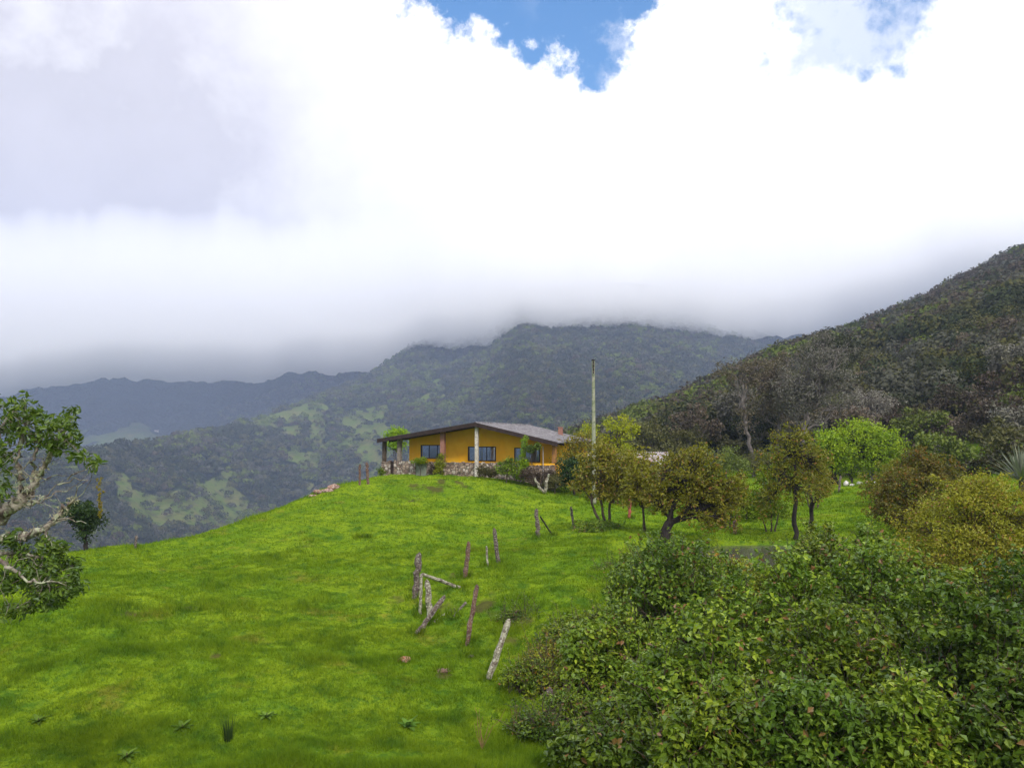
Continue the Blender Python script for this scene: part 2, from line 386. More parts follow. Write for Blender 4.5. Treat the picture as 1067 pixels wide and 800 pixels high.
def build_terrain():
    al = np.r_[np.radians(np.linspace(-180, -42, 70, endpoint=False)), np.radians(np.linspace(-42, 42, 640, endpoint=False)), np.radians(np.linspace(42, 180, 70, endpoint=False))]
    rs = np.r_[np.linspace(0.4, 10, 22, endpoint=False), np.geomspace(10, 60, 290, endpoint=False), np.geomspace(60, 95, 24, endpoint=False), np.geomspace(95, 6000, 300)]
    A_, R_ = np.meshgrid(al, rs); X = R_ * np.sin(A_); Y = R_ * np.cos(A_)
    Z = height(X, Y)
    na = len(al)
    def grid(i0, i1, name, m, **kw):
        mb = MB(); sl = slice(i0, i1)
        V = np.stack([X[sl], Y[sl], Z[sl]], -1).reshape(-1, 3); nr = i1 - i0
        idx = np.arange(nr * na).reshape(nr, na); nx = np.roll(idx, -1, 1)
        q = np.stack([idx[:-1], nx[:-1], nx[1:], idx[1:]], -1).reshape(-1, 4)[:, ::-1]
        mb.add(V, q)
        if i0 == 0:
            c = len(V); mb.add([(0, 0, Z[0].mean())], np.zeros((0, 3), int))
            mb.f.append(np.stack([idx[0], nx[0], np.full(na, c)], -1)[:, ::-1]); mb.m.append(np.zeros(na, int))
        pv = pasture(X[sl].ravel(), Y[sl].ravel())
        sv = soil(X[sl].ravel(), Y[sl].ravel()) if i0 == 0 else pv * 0
        if i0 == 0: pv = np.r_[pv, 0]; sv = np.r_[sv, 0]
        o = mb.build(name, m, smooth=True, attrs={'pasture': pv, 'soil': sv})
        o['kind'] = 'structure'; return o
    i95 = int(np.argmin(np.abs(rs - 95)))
    grid(0, i95 + 1, 'ground', grass_ground()); grid(i95, len(rs), 'hills', hill_mat())

GRASS = dict(a=(0.118, 0.200, 0.011), b=(0.188, 0.265, 0.014), dark=(0.045, 0.108, 0.012), dry=(0.21, 0.16, 0.03), soil=(0.06, 0.04, 0.024))
def grass_color(N, rnd=None):
    g = N.n('ShaderNodeNewGeometry'); P = (g, 'Position')
    n1 = N.n('ShaderNodeTexNoise', ins={'Vector': P, 'Scale': 0.35, 'Detail': 5.0, 'Roughness': 0.6})
    n2 = N.n('ShaderNodeTexNoise', ins={'Vector': P, 'Scale': 1.3, 'Detail': 5.0, 'Roughness': 0.65})
    n3 = N.n('ShaderNodeTexNoise', ins={'Vector': P, 'Scale': 0.55, 'Detail': 7.0, 'Roughness': 0.7})
    c = N.mix(N.ss(n1, 0.35, 0.65), GRASS['a'], GRASS['b'])
    c = N.mix(N.ss(n2, 0.48, 0.68, 0, 0.85), (c, 2), GRASS['dark'])
    c = N.mix(N.ss(n3, 0.56, 0.68, 0, 0.5), (c, 2), GRASS['dry'])
    n6 = N.n('ShaderNodeTexNoise', ins={'Vector': P, 'Scale': 4.5, 'Detail': 4.0, 'Roughness': 0.7})
    c = N.mix(N.ss(n6, 0.48, 0.66, 0, 0.7), (c, 2), GRASS['dark'])
    if rnd is not None:
        c = N.mix(N.math('MULTIPLY', rnd, 0.35), (c, 2), (0.17, 0.27, 0.012))
    return (c, 2)
def grass_ground():
    m, N = mat('pasture_turf')
    c = grass_color(N)
    g = N.n('ShaderNodeNewGeometry')
    n4 = N.n('ShaderNodeTexNoise', ins={'Vector': (g, 'Position'), 'Scale': 9.0, 'Detail': 6.0, 'Roughness': 0.7})
    c2 = N.mix(N.ss(n4, 0.45, 0.7, 0, 0.6), c, GRASS['dark'])
    sa = N.n('ShaderNodeAttribute', attribute_name='soil')
    c2 = N.mix(N.ss((sa, 'Fac'), 0.2, 0.9, 0, 0.75), (c2, 2), GRASS['soil'])
    b = N.n('ShaderNodeBump', ins={'Height': n4, 'Strength': 0.6, 'Distance': 0.08})
    d = N.n('ShaderNodeBsdfDiffuse', ins={0: (c2, 2), 'Normal': b})
    N.n('ShaderNodeOutputMaterial', ins={0: d}); return m
def hill_mat():
    m, N = mat('hill_forest_floor')
    g = N.n('ShaderNodeNewGeometry'); P = (g, 'Position')
    at_ = N.n('ShaderNodeAttribute', attribute_name='pasture')
    n1 = N.n('ShaderNodeTexNoise', ins={'Vector': P, 'Scale': 0.012, 'Detail': 8.0, 'Roughness': 0.62})
    v = N.n('ShaderNodeTexVoronoi', ins={'Vector': P, 'Scale': 0.11})
    v2 = N.n('ShaderNodeTexVoronoi', ins={'Vector': P, 'Scale': 0.03})
    c = N.mix(N.ss(n1, 0.38, 0.62), (0.020, 0.034, 0.020), (0.038, 0.052, 0.024))
    c = N.mix(N.ss((v, 'Distance'), 0.1, 0.8, 0, 0.6), (c, 2), (0.012, 0.02, 0.014))
    n2 = N.n('ShaderNodeTexNoise', ins={'Vector': P, 'Scale': 0.05, 'Detail': 9.0, 'Roughness': 0.7})
    n5 = N.n('ShaderNodeTexNoise', ins={'Vector': P, 'Scale': 0.16, 'Detail': 6.0, 'Roughness': 0.7})
    pa = N.mix(N.ss(n2, 0.4, 0.65), (0.085, 0.125, 0.022), (0.13, 0.125, 0.045))
    pa = N.mix(N.ss(n5, 0.5, 0.66, 0, 0.75), (pa, 2), (0.035, 0.055, 0.02))
    c = N.mix(N.ss((at_, 'Fac'), 0.25, 0.7), (c, 2), (pa, 2))
    hgt = N.math('ADD', N.math('MULTIPLY', (v, 'Distance'), -6.0), N.math('MULTIPLY', (v2, 'Distance'), -8.0))
    hgt = N.math('MULTIPLY', hgt, N.ss((at_, 'Fac'), 0.2, 0.6, 1, 0.05))
    b = N.n('ShaderNodeBump', ins={'Height': hgt, 'Strength': 1.0, 'Distance': 1.8})
    d = N.n('ShaderNodeBsdfDiffuse', ins={0: (c, 2), 'Normal': b})
    N.n('ShaderNodeOutputMaterial', ins={0: d}); return m
build_terrain()

# pond
def build_pond():
    m, N = mat('pond_water')
    g = N.n('ShaderNodeNewGeometry')
    n = N.n('ShaderNodeTexNoise', ins={'Vector': (g, 'Position'), 'Scale': 5.0, 'Detail': 3.0})
    b = N.n('ShaderNodeBump', ins={'Height': n, 'Strength': 0.12, 'Distance': 0.05})
    s = N.n('ShaderNodeBsdfPrincipled', ins={'Base Color': (0.07, 0.065, 0.055, 1), 'Roughness': 0.12, 'Normal': b, 'Specular IOR Level': 0.6})
    N.n('ShaderNodeOutputMaterial', ins={0: s})
    th = np.linspace(0, 2 * PI, 64, endpoint=False); ca, sa = math.cos(0.12), math.sin(0.12)
    u = np.cos(th) * POND_R[0] * 1.12; v = np.sin(th) * POND_R[1] * 1.12
    X = POND_C[0] + u * ca - v * sa; Y = POND_C[1] + u * sa + v * ca
    mb = MB(); V = np.c_[X, Y, np.full(64, POND_Z)]; V = np.vstack([V, [POND_C[0], POND_C[1], POND_Z]])
    mb.add(V, [(i, (i + 1) % 64, 64) for i in range(64)])
    o = mb.build('pond_water', m); o['kind'] = 'structure'
build_pond()

# ------------------------------------------------------------------ haze and the cloud bank on the mountains
def build_haze():
    m, N = mat('haze_air')
    v = N.n('ShaderNodeVolumePrincipled', ins={'Color': (0.46, 0.56, 0.80, 1), 'Density': 0.00031, 'Anisotropy': 0.0})
    N.n('ShaderNodeOutputMaterial', ins={'Volume': v})
    mb = MB(); mb.box(-6050, 6050, -6050, 6050, -900, 560)
    tag(mb.build('haze', m), kind='stuff')
build_haze()
def build_cloud():
    m, N = mat('cloud_vapour')
    v = N.n('ShaderNodeVolumePrincipled', ins={'Color': (1, 1, 1, 1), 'Density': 0.013, 'Anisotropy': 0.0})
    N.n('ShaderNodeOutputMaterial', ins={'Volume': v})
    prof = [(-420, 412), (-100, 412), (0, 415), (60, 405), (130, 397), (230, 396), (330, 388), (390, 386), (430, 370), (480, 366), (520, 356), (545, 346), (600, 351), (650, 352), (700, 352), (760, 352), (820, 346), (860, 342), (920, 334), (1000, 305), (1150, 300), (1400, 300)]
    A_ = []; E = []
    for px, py in prof:
        d = pdir(px, py); A_.append(math.atan2(d[0], 1)); E.append(d[2] / math.hypot(d[0], 1))
    al = np.linspace(A_[0], A_[-1], 420); e0 = np.interp(al, A_, E)
    e0 = e0 + 0.014 * noise2(al * 20, al * 0 + 3, 5, 6, 0.65)
    rb = np.interp(al, [-.7, -.35, -.15, -.03, .1, .25, .4, .9], [2050, 1900, 1600, 1330, 1270, 1380, 1800, 1900])
    fade = np.clip(np.minimum(al - al[0], al[-1] - al) / 0.2, 0.02, 1)
    ring = []
    n1 = noise2(al * 9, al * 0, 8, 4); n2 = noise2(al * 7, al * 0, 9, 4)
    def P(r, e): ring.append(np.stack([r * np.sin(al), r * np.cos(al), r * e], -1))
    P(rb, e0)                                                        # lowest edge
    cr_ = np.interp(al, [-.6, -.25, 0.0, .2, .45], [.19, .17, .135, .115, .10]) + 0.03 * n1 + 0.02 * noise2(al * 18, al * 0 + 2, 19, 5, 0.6)
    P(rb * 0.96, e0 + 0.014 + 0.004 * n1)
    P(rb * 0.90, e0 + 0.045 + 0.012 * n1)
    P(rb * 0.925, e0 + 0.070 + 0.018 * n2)
    P(rb * 1.00, e0 + cr_ * 1.15)                                           # crest of the bank
    P(rb * 1.03, e0 + cr_ * 0.90)
    P(rb * 1.09, e0 + cr_ * 0.62)
    P(rb * 1.35, e0 + 0.05)
    P(rb * 1.45, e0 + 0.010)
    P(rb * 1.20, e0 + 0.001)
    V = np.stack(ring, 0); c = V.mean(0, keepdims=True); V = c + (V - c) * fade[None, :, None]
    nr, na = V.shape[:2]; idx = np.arange(nr * na).reshape(nr, na); nx = np.roll(idx, -1, 0)
    q = np.stack([idx[:, :-1], idx[:, 1:], nx[:, 1:], nx[:, :-1]], -1).reshape(-1, 4)
    mb = MB(); mb.add(V.reshape(-1, 3), q)
    mb.f.append(np.array([idx[:, 0]])); mb.m.append(np.zeros(1, int)); mb.f.append(np.array([idx[::-1, -1]])); mb.m.append(np.zeros(1, int))
    tag(mb.build('cloud_bank', m, smooth=True), 'grey cloud bank lying on the mountain tops', 'cloud', kind='stuff')
build_cloud()

# ------------------------------------------------------------------ leaves, limbs, trees
def leaves(mb, cen, rad, n, size, rng, up=0.5, out=None, wide=0.5, mi=0, flat=1.0, jit=0.35, droop=0.0, shell=0.45):
    """n leaves round each centre; every leaf is a folded blade of two triangles"""
    cen = np.asarray(cen, float).reshape(-1, 3); K = len(cen)
    rad = np.broadcast_to(np.asarray(rad, float), (K,))
    cnt = np.maximum(1, (n * (0.6 + 0.8 * rng.random(K))).astype(int))
    ci = np.repeat(np.arange(K), cnt); T = len(ci)
    dv = nrm(rng.normal(size=(T, 3))); rr = rng.random(T) ** shell
    off = dv * (rr * rad[ci])[:, None]; off[:, 2] *= flat
    p = cen[ci] + off
    nn = nrm(rng.normal(size=(T, 3)) + np.array([0, 0, up * 2]) + dv * 0.6)
    ax = nrm(np.cross(nn, rng.normal(size=(T, 3))) + np.array([0, 0, -droop]) + dv * 0.5)
    sd = nrm(np.cross(nn, ax)); nn = np.cross(ax, sd)
    L = (size * (1 + jit * (rng.random(T) * 2 - 1)))[:, None]; W = L * wide
    a = p - ax * L * 0.5; b = p + sd * W * 0.5 + nn * W * 0.22 - ax * L * 0.05; c = p + ax * L * 0.5 - nn * L * 0.08; d = p - sd * W * 0.5 + nn * W * 0.22 - ax * L * 0.05
    V = np.stack([a, b, c, d], 1).reshape(-1, 3); i = np.arange(T)[:, None] * 4
    mb.add(V, np.concatenate([i + np.array([[0, 1, 2]]), i + np.array([[0, 2, 3]])], 1).reshape(-1, 3), mi)
    return T
def curve(p0, p1, sag, rng, n=6, wig=0.06):
    t = np.linspace(0, 1, n)[:, None]; p0 = np.asarray(p0, float); p1 = np.asarray(p1, float)
    L = np.linalg.norm(p1 - p0); p = p0 + (p1 - p0) * t
    p[:, 2] += (np.sin(t[:, 0] * PI) * sag * L)
    w = rng.normal(size=(n, 3)) * wig * L * np.sin(t * PI); return p + w
def in_blob(rng, c, r, k, edge=0.45):
    d = nrm(rng.normal(size=(k, 3))); q = rng.random(k) ** edge
    return np.asarray(c) + d * (q * np.where(rng.random(k) < 0.14, 1.28, 1.0))[:, None] * np.asarray(r)
def plant(name, label, cat, base, trunk, r0, blobs, K, leaf, lm, bm, seed, group=None, per=30, crad=0.3, up=0.5, wide=0.5,
          flat=0.8, droop=0.0, stems='trunk', crown='crown', twigs=True, r1=None, bare=0.0, shell=0.45, extra=None, limb_r=0.45, sink=True, twr=0.10):
    """trunk: list of points; blobs: list of (centre, radii). Parts: trunk (limbs included) and crown."""
    rng = np.random.default_rng(seed); base = np.asarray(base, float)
    o = empty(name, base, label, cat, group)
    tr = MB(); cr = MB()
    trunks = trunk if isinstance(trunk[0][0], (list, tuple, np.ndarray)) else [trunk]
    tops = []
    for tp in trunks:
        tp = np.asarray(tp, float)
        if sink: tp = np.vstack([tp[0] - np.array([0, 0, 0.25]), tp])
        # resample with a slight wander
        t = np.linspace(0, len(tp) - 1, len(tp) * 4 - 3); P = np.stack([np.interp(t, np.arange(len(tp)), tp[:, i]) for i in range(3)], 1)
        P[2:-1] += rng.normal(size=P[2:-1].shape) * r0 * 0.35
        rad = np.interp(t, [0, 1, len(tp) - 1], [r0 * 1.35, r0, (r1 if r1 is not None else r0 * 0.5)])
        tr.tube(P, rad, 8, rng=rng, rough=0.12); tops.append(P)
    allc = []; vol = np.array([np.prod(b[1]) ** 0.7 for b in blobs]); ks = np.maximum(2, (K * vol / vol.sum()).astype(int))
    for bi, ((c, r), k) in enumerate(zip(blobs, ks)):
        c = np.asarray(c, float); cs = in_blob(rng, c, r, k)
        P = min(tops, key=lambda q: np.linalg.norm(q[-1] - c))
        j = rng.integers(int(len(P) * 0.6), len(P)) if len(P) > 3 else -1
        limb = curve(P[j], c + rng.normal(size=3) * np.asarray(r) * 0.15, 0.05, rng, 7, 0.07)
        rr_ = (r1 if r1 is not None else r0 * 0.5)
        tr.tube(limb, np.linspace(max(rr_ * 0.8, r0 * limb_r), r0 * twr, 7), 6, rng=rng, rough=0.15)
        if twigs:
            for q in cs:
                s = limb[rng.integers(2, 7)]
                tr.tube(curve(s, q, 0.04, rng, 4, 0.05), np.linspace(r0 * twr * 1.6, r0 * twr * 0.35, 4), 4, cap=False)
        allc.append(cs[rng.random(len(cs)) >= bare])
    cs = np.vstack(allc)
    leaves(cr, cs, crad * (0.6 + 0.8 * rng.random(len(cs))), per, leaf, rng, up=up, wide=wide, flat=flat, droop=droop, shell=shell)
    if extra: extra(tr, cr, rng)
    tr.build(stems, bm, o, base, smooth=True); cr.build(crown, lm, o, base)
    return o

LM = {
 'bramble': leafmat('bramble_leaf', (0.055, 0.115, 0.010), (0.29, 0.38, 0.030), (0.10, 0.175, 0.014), trans=0.30, dead=(0.24, 0.13, 0.05), deadf=0.03, gloss=0.16, clump=1.8),
 'bramble_dark': leafmat('bramble_leaf_dark', (0.040, 0.090, 0.012), (0.19, 0.275, 0.024), (0.07, 0.13, 0.013), trans=0.28, dead=(0.2, 0.12, 0.04), deadf=0.03, gloss=0.16, clump=1.8),
 'bramble_yellow': leafmat('bramble_leaf_yellow', (0.156, 0.215, 0.018), (0.299, 0.338, 0.033), (0.195, 0.260, 0.026), trans=0.3, dead=(0.390, 0.208, 0.039), deadf=0.08),
 'olive': leafmat('olive_leaf', (0.14, 0.155, 0.015), (0.33, 0.315, 0.030), (0.20, 0.22, 0.018), trans=0.3, dead=(0.30, 0.16, 0.05), deadf=0.05, clump=1.2),
 'rust': leafmat('rusty_leaf', (0.13, 0.115, 0.022), (0.25, 0.205, 0.03), (0.15, 0.16, 0.02), trans=0.3, dead=(0.26, 0.12, 0.03), deadf=0.07, clump=1.2),
 'lime': leafmat('lime_leaf', (0.149, 0.257, 0.011), (0.311, 0.419, 0.016), (0.176, 0.297, 0.014), trans=0.35, clump=1.0),
 'yellow': leafmat('yellow_green_leaf', (0.230, 0.276, 0.009), (0.391, 0.391, 0.014), (0.253, 0.299, 0.011), trans=0.35),
 'ochre': leafmat('ochre_leaf', (0.17, 0.17, 0.018), (0.35, 0.31, 0.03), (0.22, 0.22, 0.022), trans=0.3, dead=(0.30, 0.18, 0.05), deadf=0.05),
 'dark': leafmat('dark_leaf', (0.018, 0.042, 0.014), (0.045, 0.080, 0.018), (0.028, 0.05, 0.016), trans=0.2),
 'glossy': leafmat('leathery_leaf', (0.040, 0.085, 0.014), (0.125, 0.19, 0.024), (0.06, 0.11, 0.016), trans=0.22, gloss=0.25),
 'lichen': leafmat('grey_lichen_leaf', (0.11, 0.105, 0.08), (0.19, 0.18, 0.14), (0.12, 0.115, 0.075), trans=0.2, clump=0.3),
 'lichen_pale': leafmat('pale_lichen_leaf', (0.16, 0.15, 0.12), (0.27, 0.255, 0.21), (0.15, 0.145, 0.105), trans=0.2, clump=0.3),
 'brownlich': leafmat('brown_lichen_leaf', (0.112, 0.088, 0.064), (0.208, 0.168, 0.120), (0.136, 0.120, 0.064), trans=0.2, clump=0.3),
 'fgreen': leafmat('forest_green_leaf', (0.030, 0.044, 0.022), (0.072, 0.085, 0.032), (0.050, 0.055, 0.03), trans=0.2, clump=0.25),
 'folive': leafmat('forest_olive_leaf', (0.070, 0.074, 0.026), (0.135, 0.130, 0.042), (0.090, 0.085, 0.034), trans=0.2, clump=0.25),
 'fgrey': leafmat('forest_grey_leaf', (0.075, 0.078, 0.058), (0.135, 0.135, 0.10), (0.085, 0.085, 0.058), trans=0.2, clump=0.25),
 'fbrown': leafmat('forest_brown_leaf', (0.070, 0.052, 0.040), (0.125, 0.095, 0.062), (0.082, 0.068, 0.048), trans=0.2, clump=0.25),
 'flight': leafmat('forest_light_leaf', (0.094, 0.131, 0.022), (0.175, 0.206, 0.037), (0.112, 0.144, 0.025), trans=0.2, clump=0.25),
 'fred': leafmat('forest_red_leaf', (0.116, 0.050, 0.022), (0.187, 0.083, 0.029), (0.121, 0.066, 0.024), trans=0.2, clump=0.25),
}

# ---- far forest: one mass of small crowns
def forest():
    rng = np.random.default_rng(5)
    names = ['fgreen', 'folive', 'fgrey', 'fbrown', 'flight']
    out = MB()
    def crowns(x, y, z, h, w, nq, pal):
        """each crown: nq leaf clumps on an uneven dome"""
        K = len(x)
        if K == 0: return
        dv = nrm(rng.normal(size=(K, nq, 3)))
        dv[..., 2] = np.abs(dv[..., 2]) * 1.1 - 0.25
        lump = 1 + 0.22 * np.sin(dv[..., 0] * 5 + rng.random((K, 1)) * 9) * np.cos(dv[..., 1] * 5 + rng.random((K, 1)) * 9)
        rr = (0.72 + 0.28 * rng.random((K, nq))) * lump
        c = np.stack([x[:, None] + dv[..., 0] * rr * w[:, None], y[:, None] + dv[..., 1] * rr * w[:, None], z[:, None] + h[:, None] * 0.55 + dv[..., 2] * rr * h[:, None] * 0.5], -1)
        s = (w[:, None] * (1.45 / math.sqrt(nq)) * (0.7 + 0.6 * rng.random((K, nq))))[..., None]
        n = nrm(dv + 0.35 * rng.normal(size=dv.shape)); a = nrm(np.cross(n, rng.normal(size=n.shape))); b = np.cross(n, a)
        V = np.stack([c - a * s - b * s * 0.6, c + a * s - b * s * 0.6 - n * s * 0.25, c + b * s * 1.1], 2).reshape(-1, 3)
        F = np.arange(K * nq * 3).reshape(-1, 3)
        v0 = out.n; out.v.append(V); out.n += len(V); out.f.append(F + v0); out.m.append(np.repeat(pal, nq))
    def scatter(r0, r1, n, nq, hs, ws, pr, a0=-0.75, a1=0.75, keep=None, seed=0, pm=0.4):
        rr = np.sqrt(r0 ** 2 + (r1 ** 2 - r0 ** 2) * rng.random(n)); aa = a0 + (a1 - a0) * rng.random(n)
        x = rr * np.sin(aa); y = rr * np.cos(aa)
        k = np.ones(n, bool) if keep is None else keep(x, y, aa, rr)
        k &= pasture(x, y) < (0.25 + 0.8 * (rng.random(n) < 0.16))
        x, y = x[k], y[k]; z = height(x, y)
        # patches of one kind
        f = noise2(x * 0.02, y * 0.02, 60, 3) + 0.5 * rng.normal(size=len(x)) * pm
        cum = np.cumsum(pr) / np.sum(pr); q = np.clip(0.5 + f * 0.95, 0, 0.999); pal = np.searchsorted(cum, q)
        big = 0.6 + 0.95 * rng.random(len(x)) ** 2
        crowns(x, y, z - 0.5, hs * big, ws * big * (0.85 + 0.3 * rng.random(len(x))), nq, np.minimum(pal, 4))
    E = lambda x, y, a, r: r < np.interp(a, LE[0], LE[2]) * 1.12
    scatter(100, 170, 1700, 460, 5.0, 2.5, [2.6, 3.0, 2.0, 2.2, 1.3], a0=0.02, keep=E)
    scatter(170, 280, 4600, 280, 6.0, 3.1, [2.8, 3.0, 2.2, 2.8, 1.1], a0=-0.08, keep=E)
    scatter(280, 520, 9500, 150, 5.5, 3.4, [3, 2, 2, 4.6, 0.4], a0=0.0, keep=E)
    notE = lambda x, y, a, r: r > np.interp(a, LE[0], LE[2]) * 1.08
    seen = lambda x, y, a, r: notE(x, y, a, r) & (a < 0.42)
    scatter(290, 900, 19000, 55, 7.0, 4.2, [4, 2.6, 2.8, 1.2, 1.2], a1=0.3, keep=seen, pm=0.8)
    scatter(900, 1400, 19000, 30, 8.0, 5.2, [4, 2.2, 2.8, 0.8, 1.3], a1=0.3, keep=seen, pm=0.8)
    scatter(1400, 2050, 21000, 18, 9.0, 6.5, [5, 2.2, 2.6, 0.5, 1.0], a0=-0.35, a1=0.42, keep=seen, pm=0.8)
    o = out.build('forest', [LM[k] for k in names])
    tag(o, 'dense cloud forest covering the valley slopes and mountains', 'forest', kind='stuff')
forest()

# ---- hillside trees near enough to tell apart: prototypes, then copies
def hill_trees():
    rng = np.random.default_rng(12)
    kinds = [('fgreen', 'dark green forest tree', 5.5, 2.6), ('folive', 'olive green forest tree', 4.6, 2.4), ('lichen', 'pale grey lichen-hung forest tree', 5.6, 2.4),
             ('brownlich', 'dull brown forest tree', 5.0, 2.6), ('flight', 'light green forest tree', 4.2, 2.2), ('fbrown', 'dark brown-leaved forest tree', 4.8, 2.5)]
    protos = []
    for i, (lm, lab, h, w) in enumerate(kinds):
        blobs = [((0, 0, h * 0.62), (w * 0.75, w * 0.75, h * 0.28))]
        for k in range(6):
            a = k * 1.05 + rng.random(); q = w * (0.45 + 0.25 * rng.random())
            blobs.append(((math.cos(a) * q, math.sin(a) * q, h * (0.5 + 0.28 * rng.random())), (w * 0.42, w * 0.42, h * 0.18)))
        o = plant('forest_tree', lab + ' with a rounded crown on the near right hillside', 'tree', (0, 0, 0), [(0, 0, 0), (0.1, 0, h * 0.3), (0.2, 0.1, h * 0.55)], 0.14, blobs, 60,
                  0.30, LM[lm], M['bark_grey'], 100 + i, group=lab + 's on the near right hillside', per=34, crad=0.62, up=0.35, wide=0.6, flat=0.75)
        protos.append(o)
    spots = []; tries = 0
    while len(spots) < 250 and tries < 15000:
        tries += 1
        rr = math.sqrt(62 ** 2 + (165 ** 2 - 62 ** 2) * rng.random()); a = 0.07 + 0.62 * rng.random()
        if rr < np.interp(a, [0.07, 0.12, 0.16, 0.34, 0.42, 0.46, 0.7], [115, 100, 84, 84, 76, 64, 64]): continue
        x, y = rr * math.sin(a), rr * math.cos(a)
        if all((x - q[0]) ** 2 + (y - q[1]) ** 2 > 3.6 ** 2 for q in spots): spots.append((x, y))
    for i, (x, y) in enumerate(spots):
        f = 0.5 + 0.9 * float(noise2(np.array([x * 0.05]), np.array([y * 0.05]), 61, 2)[0]) + 0.25 * rng.normal()
        k = int(np.clip(f, 0, 0.999) * 6) if i >= 6 else i
        p = protos[k]
        if i < 6: o = p
        else:
            o = p.copy(); C.objects.link(o)
            for ch in list(p.children):
                c = ch.copy(); C.objects.link(c); c.parent = o
        s = 0.72 + 0.6 * rng.random()
        o.location = (x, y, gz(x, y) - 0.15); o.rotation_euler = (0, 0, rng.random() * 6.28); o.scale = (s, s, s * (0.85 + 0.35 * rng.random()))
hill_trees()

# ---- trees and shrubs of the farm; (px, py) are places in the photograph, Y the distance
def G(px, py_hint, Y):
    d = pdir(px, py_hint) * Y; return np.array([d[0], d[1], gz(d[0], d[1])])
def bl(px, py, Y, rx, rz, ry=None):
    """crown lobe: centre from pixel and distance, radii in pixels at that distance"""
    k = Y / F_PX; return (at(px, py, Y), (rx * k, (ry if ry is not None else rx * 0.9) * k, rz * k))

plant('small_tree', 'small tree with thin crooked stems in front of the utility pole', 'tree', G(631, 545, 35), [[G(631, 545, 35), at(626, 520, 35), at(622, 500, 35)], [G(631, 545, 35) + (0.15, 0, 0), at(636, 525, 35), at(644, 508, 35)], [G(631, 545, 35) - (0.15, 0, 0), at(618, 528, 35), at(615, 512, 35)]], 0.07,
      [bl(622, 488, 35, 24, 22), bl(608, 500, 35, 14, 16), bl(645, 492, 35, 18, 20), bl(628, 472, 35, 16, 10), bl(655, 482, 35.5, 16, 18), bl(626, 512, 35, 20, 14), bl(652, 505, 35.2, 16, 14)], 190, 0.15, LM['ochre'], M['bark'], 1, per=28, crad=0.32)
plant('slender_tree', 'slender small tree with a narrow brownish crown beside the red post', 'tree', G(672, 556, 33), [G(672, 556, 33), at(670, 530, 33), at(664, 505, 33)], 0.06,
      [bl(664, 500, 33, 17, 24), bl(655, 516, 33, 10, 10), bl(676, 512, 33, 13, 18), bl(668, 482, 33.5, 16, 13), bl(682, 490, 33.5, 12, 12)], 120, 0.15, LM['ochre'], M['bark'], 2, per=20, crad=0.3)
plant('leaning_tree', 'broad bushy tree on a dark forked leaning trunk at the pond edge', 'tree', G(689, 562, 31.5), [[G(689, 562, 31.5), at(694, 545, 31.5), at(705, 525, 31.5)], [G(691, 560, 31.5), at(700, 544, 31.5), at(722, 528, 31.5)]], 0.17,
      [bl(716, 490, 31.5, 30, 22), bl(745, 505, 31.5, 28, 22), bl(698, 505, 31.5, 24, 22), bl(725, 520, 31.5, 30, 20), bl(757, 520, 31.5, 18, 18), bl(685, 520, 31.5, 14, 16), bl(728, 475, 32, 20, 10), bl(745, 540, 31, 20, 14), bl(770, 500, 32, 10, 10), bl(700, 480, 32, 10, 10)], 420, 0.13, LM['olive'], M['bark_dark'], 3, per=24, crad=0.27)
plant('round_shrub', 'low rounded yellow-green shrub between the pond and the white post', 'shrub', G(778, 545, 42), [G(778, 545, 42), at(778, 530, 42)], 0.06,
      [bl(775, 522, 42, 26, 22), bl(797, 528, 42, 20, 20), bl(756, 516, 43, 18, 16), bl(812, 534, 42, 18, 14), bl(748, 535, 42, 18, 12)], 230, 0.14, LM['lime'], M['bark'], 4, per=34, crad=0.4, stems='stem', crown='foliage')
plant('twin_stem_tree', 'sparse olive tree with two thin dark trunks beyond the pond', 'tree', G(828, 562, 34), [[G(829, 562, 34), at(829, 530, 34), at(828, 500, 34), at(830, 475, 34)], [G(845, 545, 36), at(845, 525, 36), at(843, 505, 36)]], 0.11,
      [bl(826, 472, 34, 34, 24), bl(806, 490, 34, 22, 24), bl(848, 488, 34, 24, 24), bl(826, 508, 34, 34, 20), bl(800, 520, 34, 18, 18), bl(855, 508, 35, 12, 14), bl(828, 455, 34, 24, 12)], 340, 0.12, LM['olive'], M['bark_dark'], 5, per=17, crad=0.28)
plant('lime_tree', 'bright lime green round-headed tree behind the white boulders', 'tree', G(869, 500, 60), [G(869, 500, 60), at(868, 485, 60), at(872, 470, 60)], 0.32,
      [bl(893, 465, 60, 36, 20), bl(868, 470, 60, 24, 18), bl(918, 465, 60, 24, 20), bl(900, 450, 60, 26, 10), bl(880, 482, 60, 24, 14), bl(925, 482, 60, 18, 14), bl(860, 458, 60, 12, 8)], 380, 0.19, LM['lime'], M['bark_dark'], 6, per=44, crad=0.75)
plant('brown_bush', 'brownish green rounded bush at the right end of the lime tree', 'bush', G(950, 545, 34), [[G(950, 545, 34), at(945, 530, 34)], [G(955, 545, 34), at(965, 525, 34)]], 0.07,
      [bl(945, 510, 34, 32, 30), bl(970, 500, 35, 30, 28), bl(925, 525, 34, 20, 22), bl(960, 480, 35, 24, 14), bl(990, 500, 36, 20, 20), bl(950, 535, 33.5, 34, 18)], 380, 0.13, LM['rust'], M['bark'], 7, per=34, crad=0.28, stems='stem', crown='foliage')
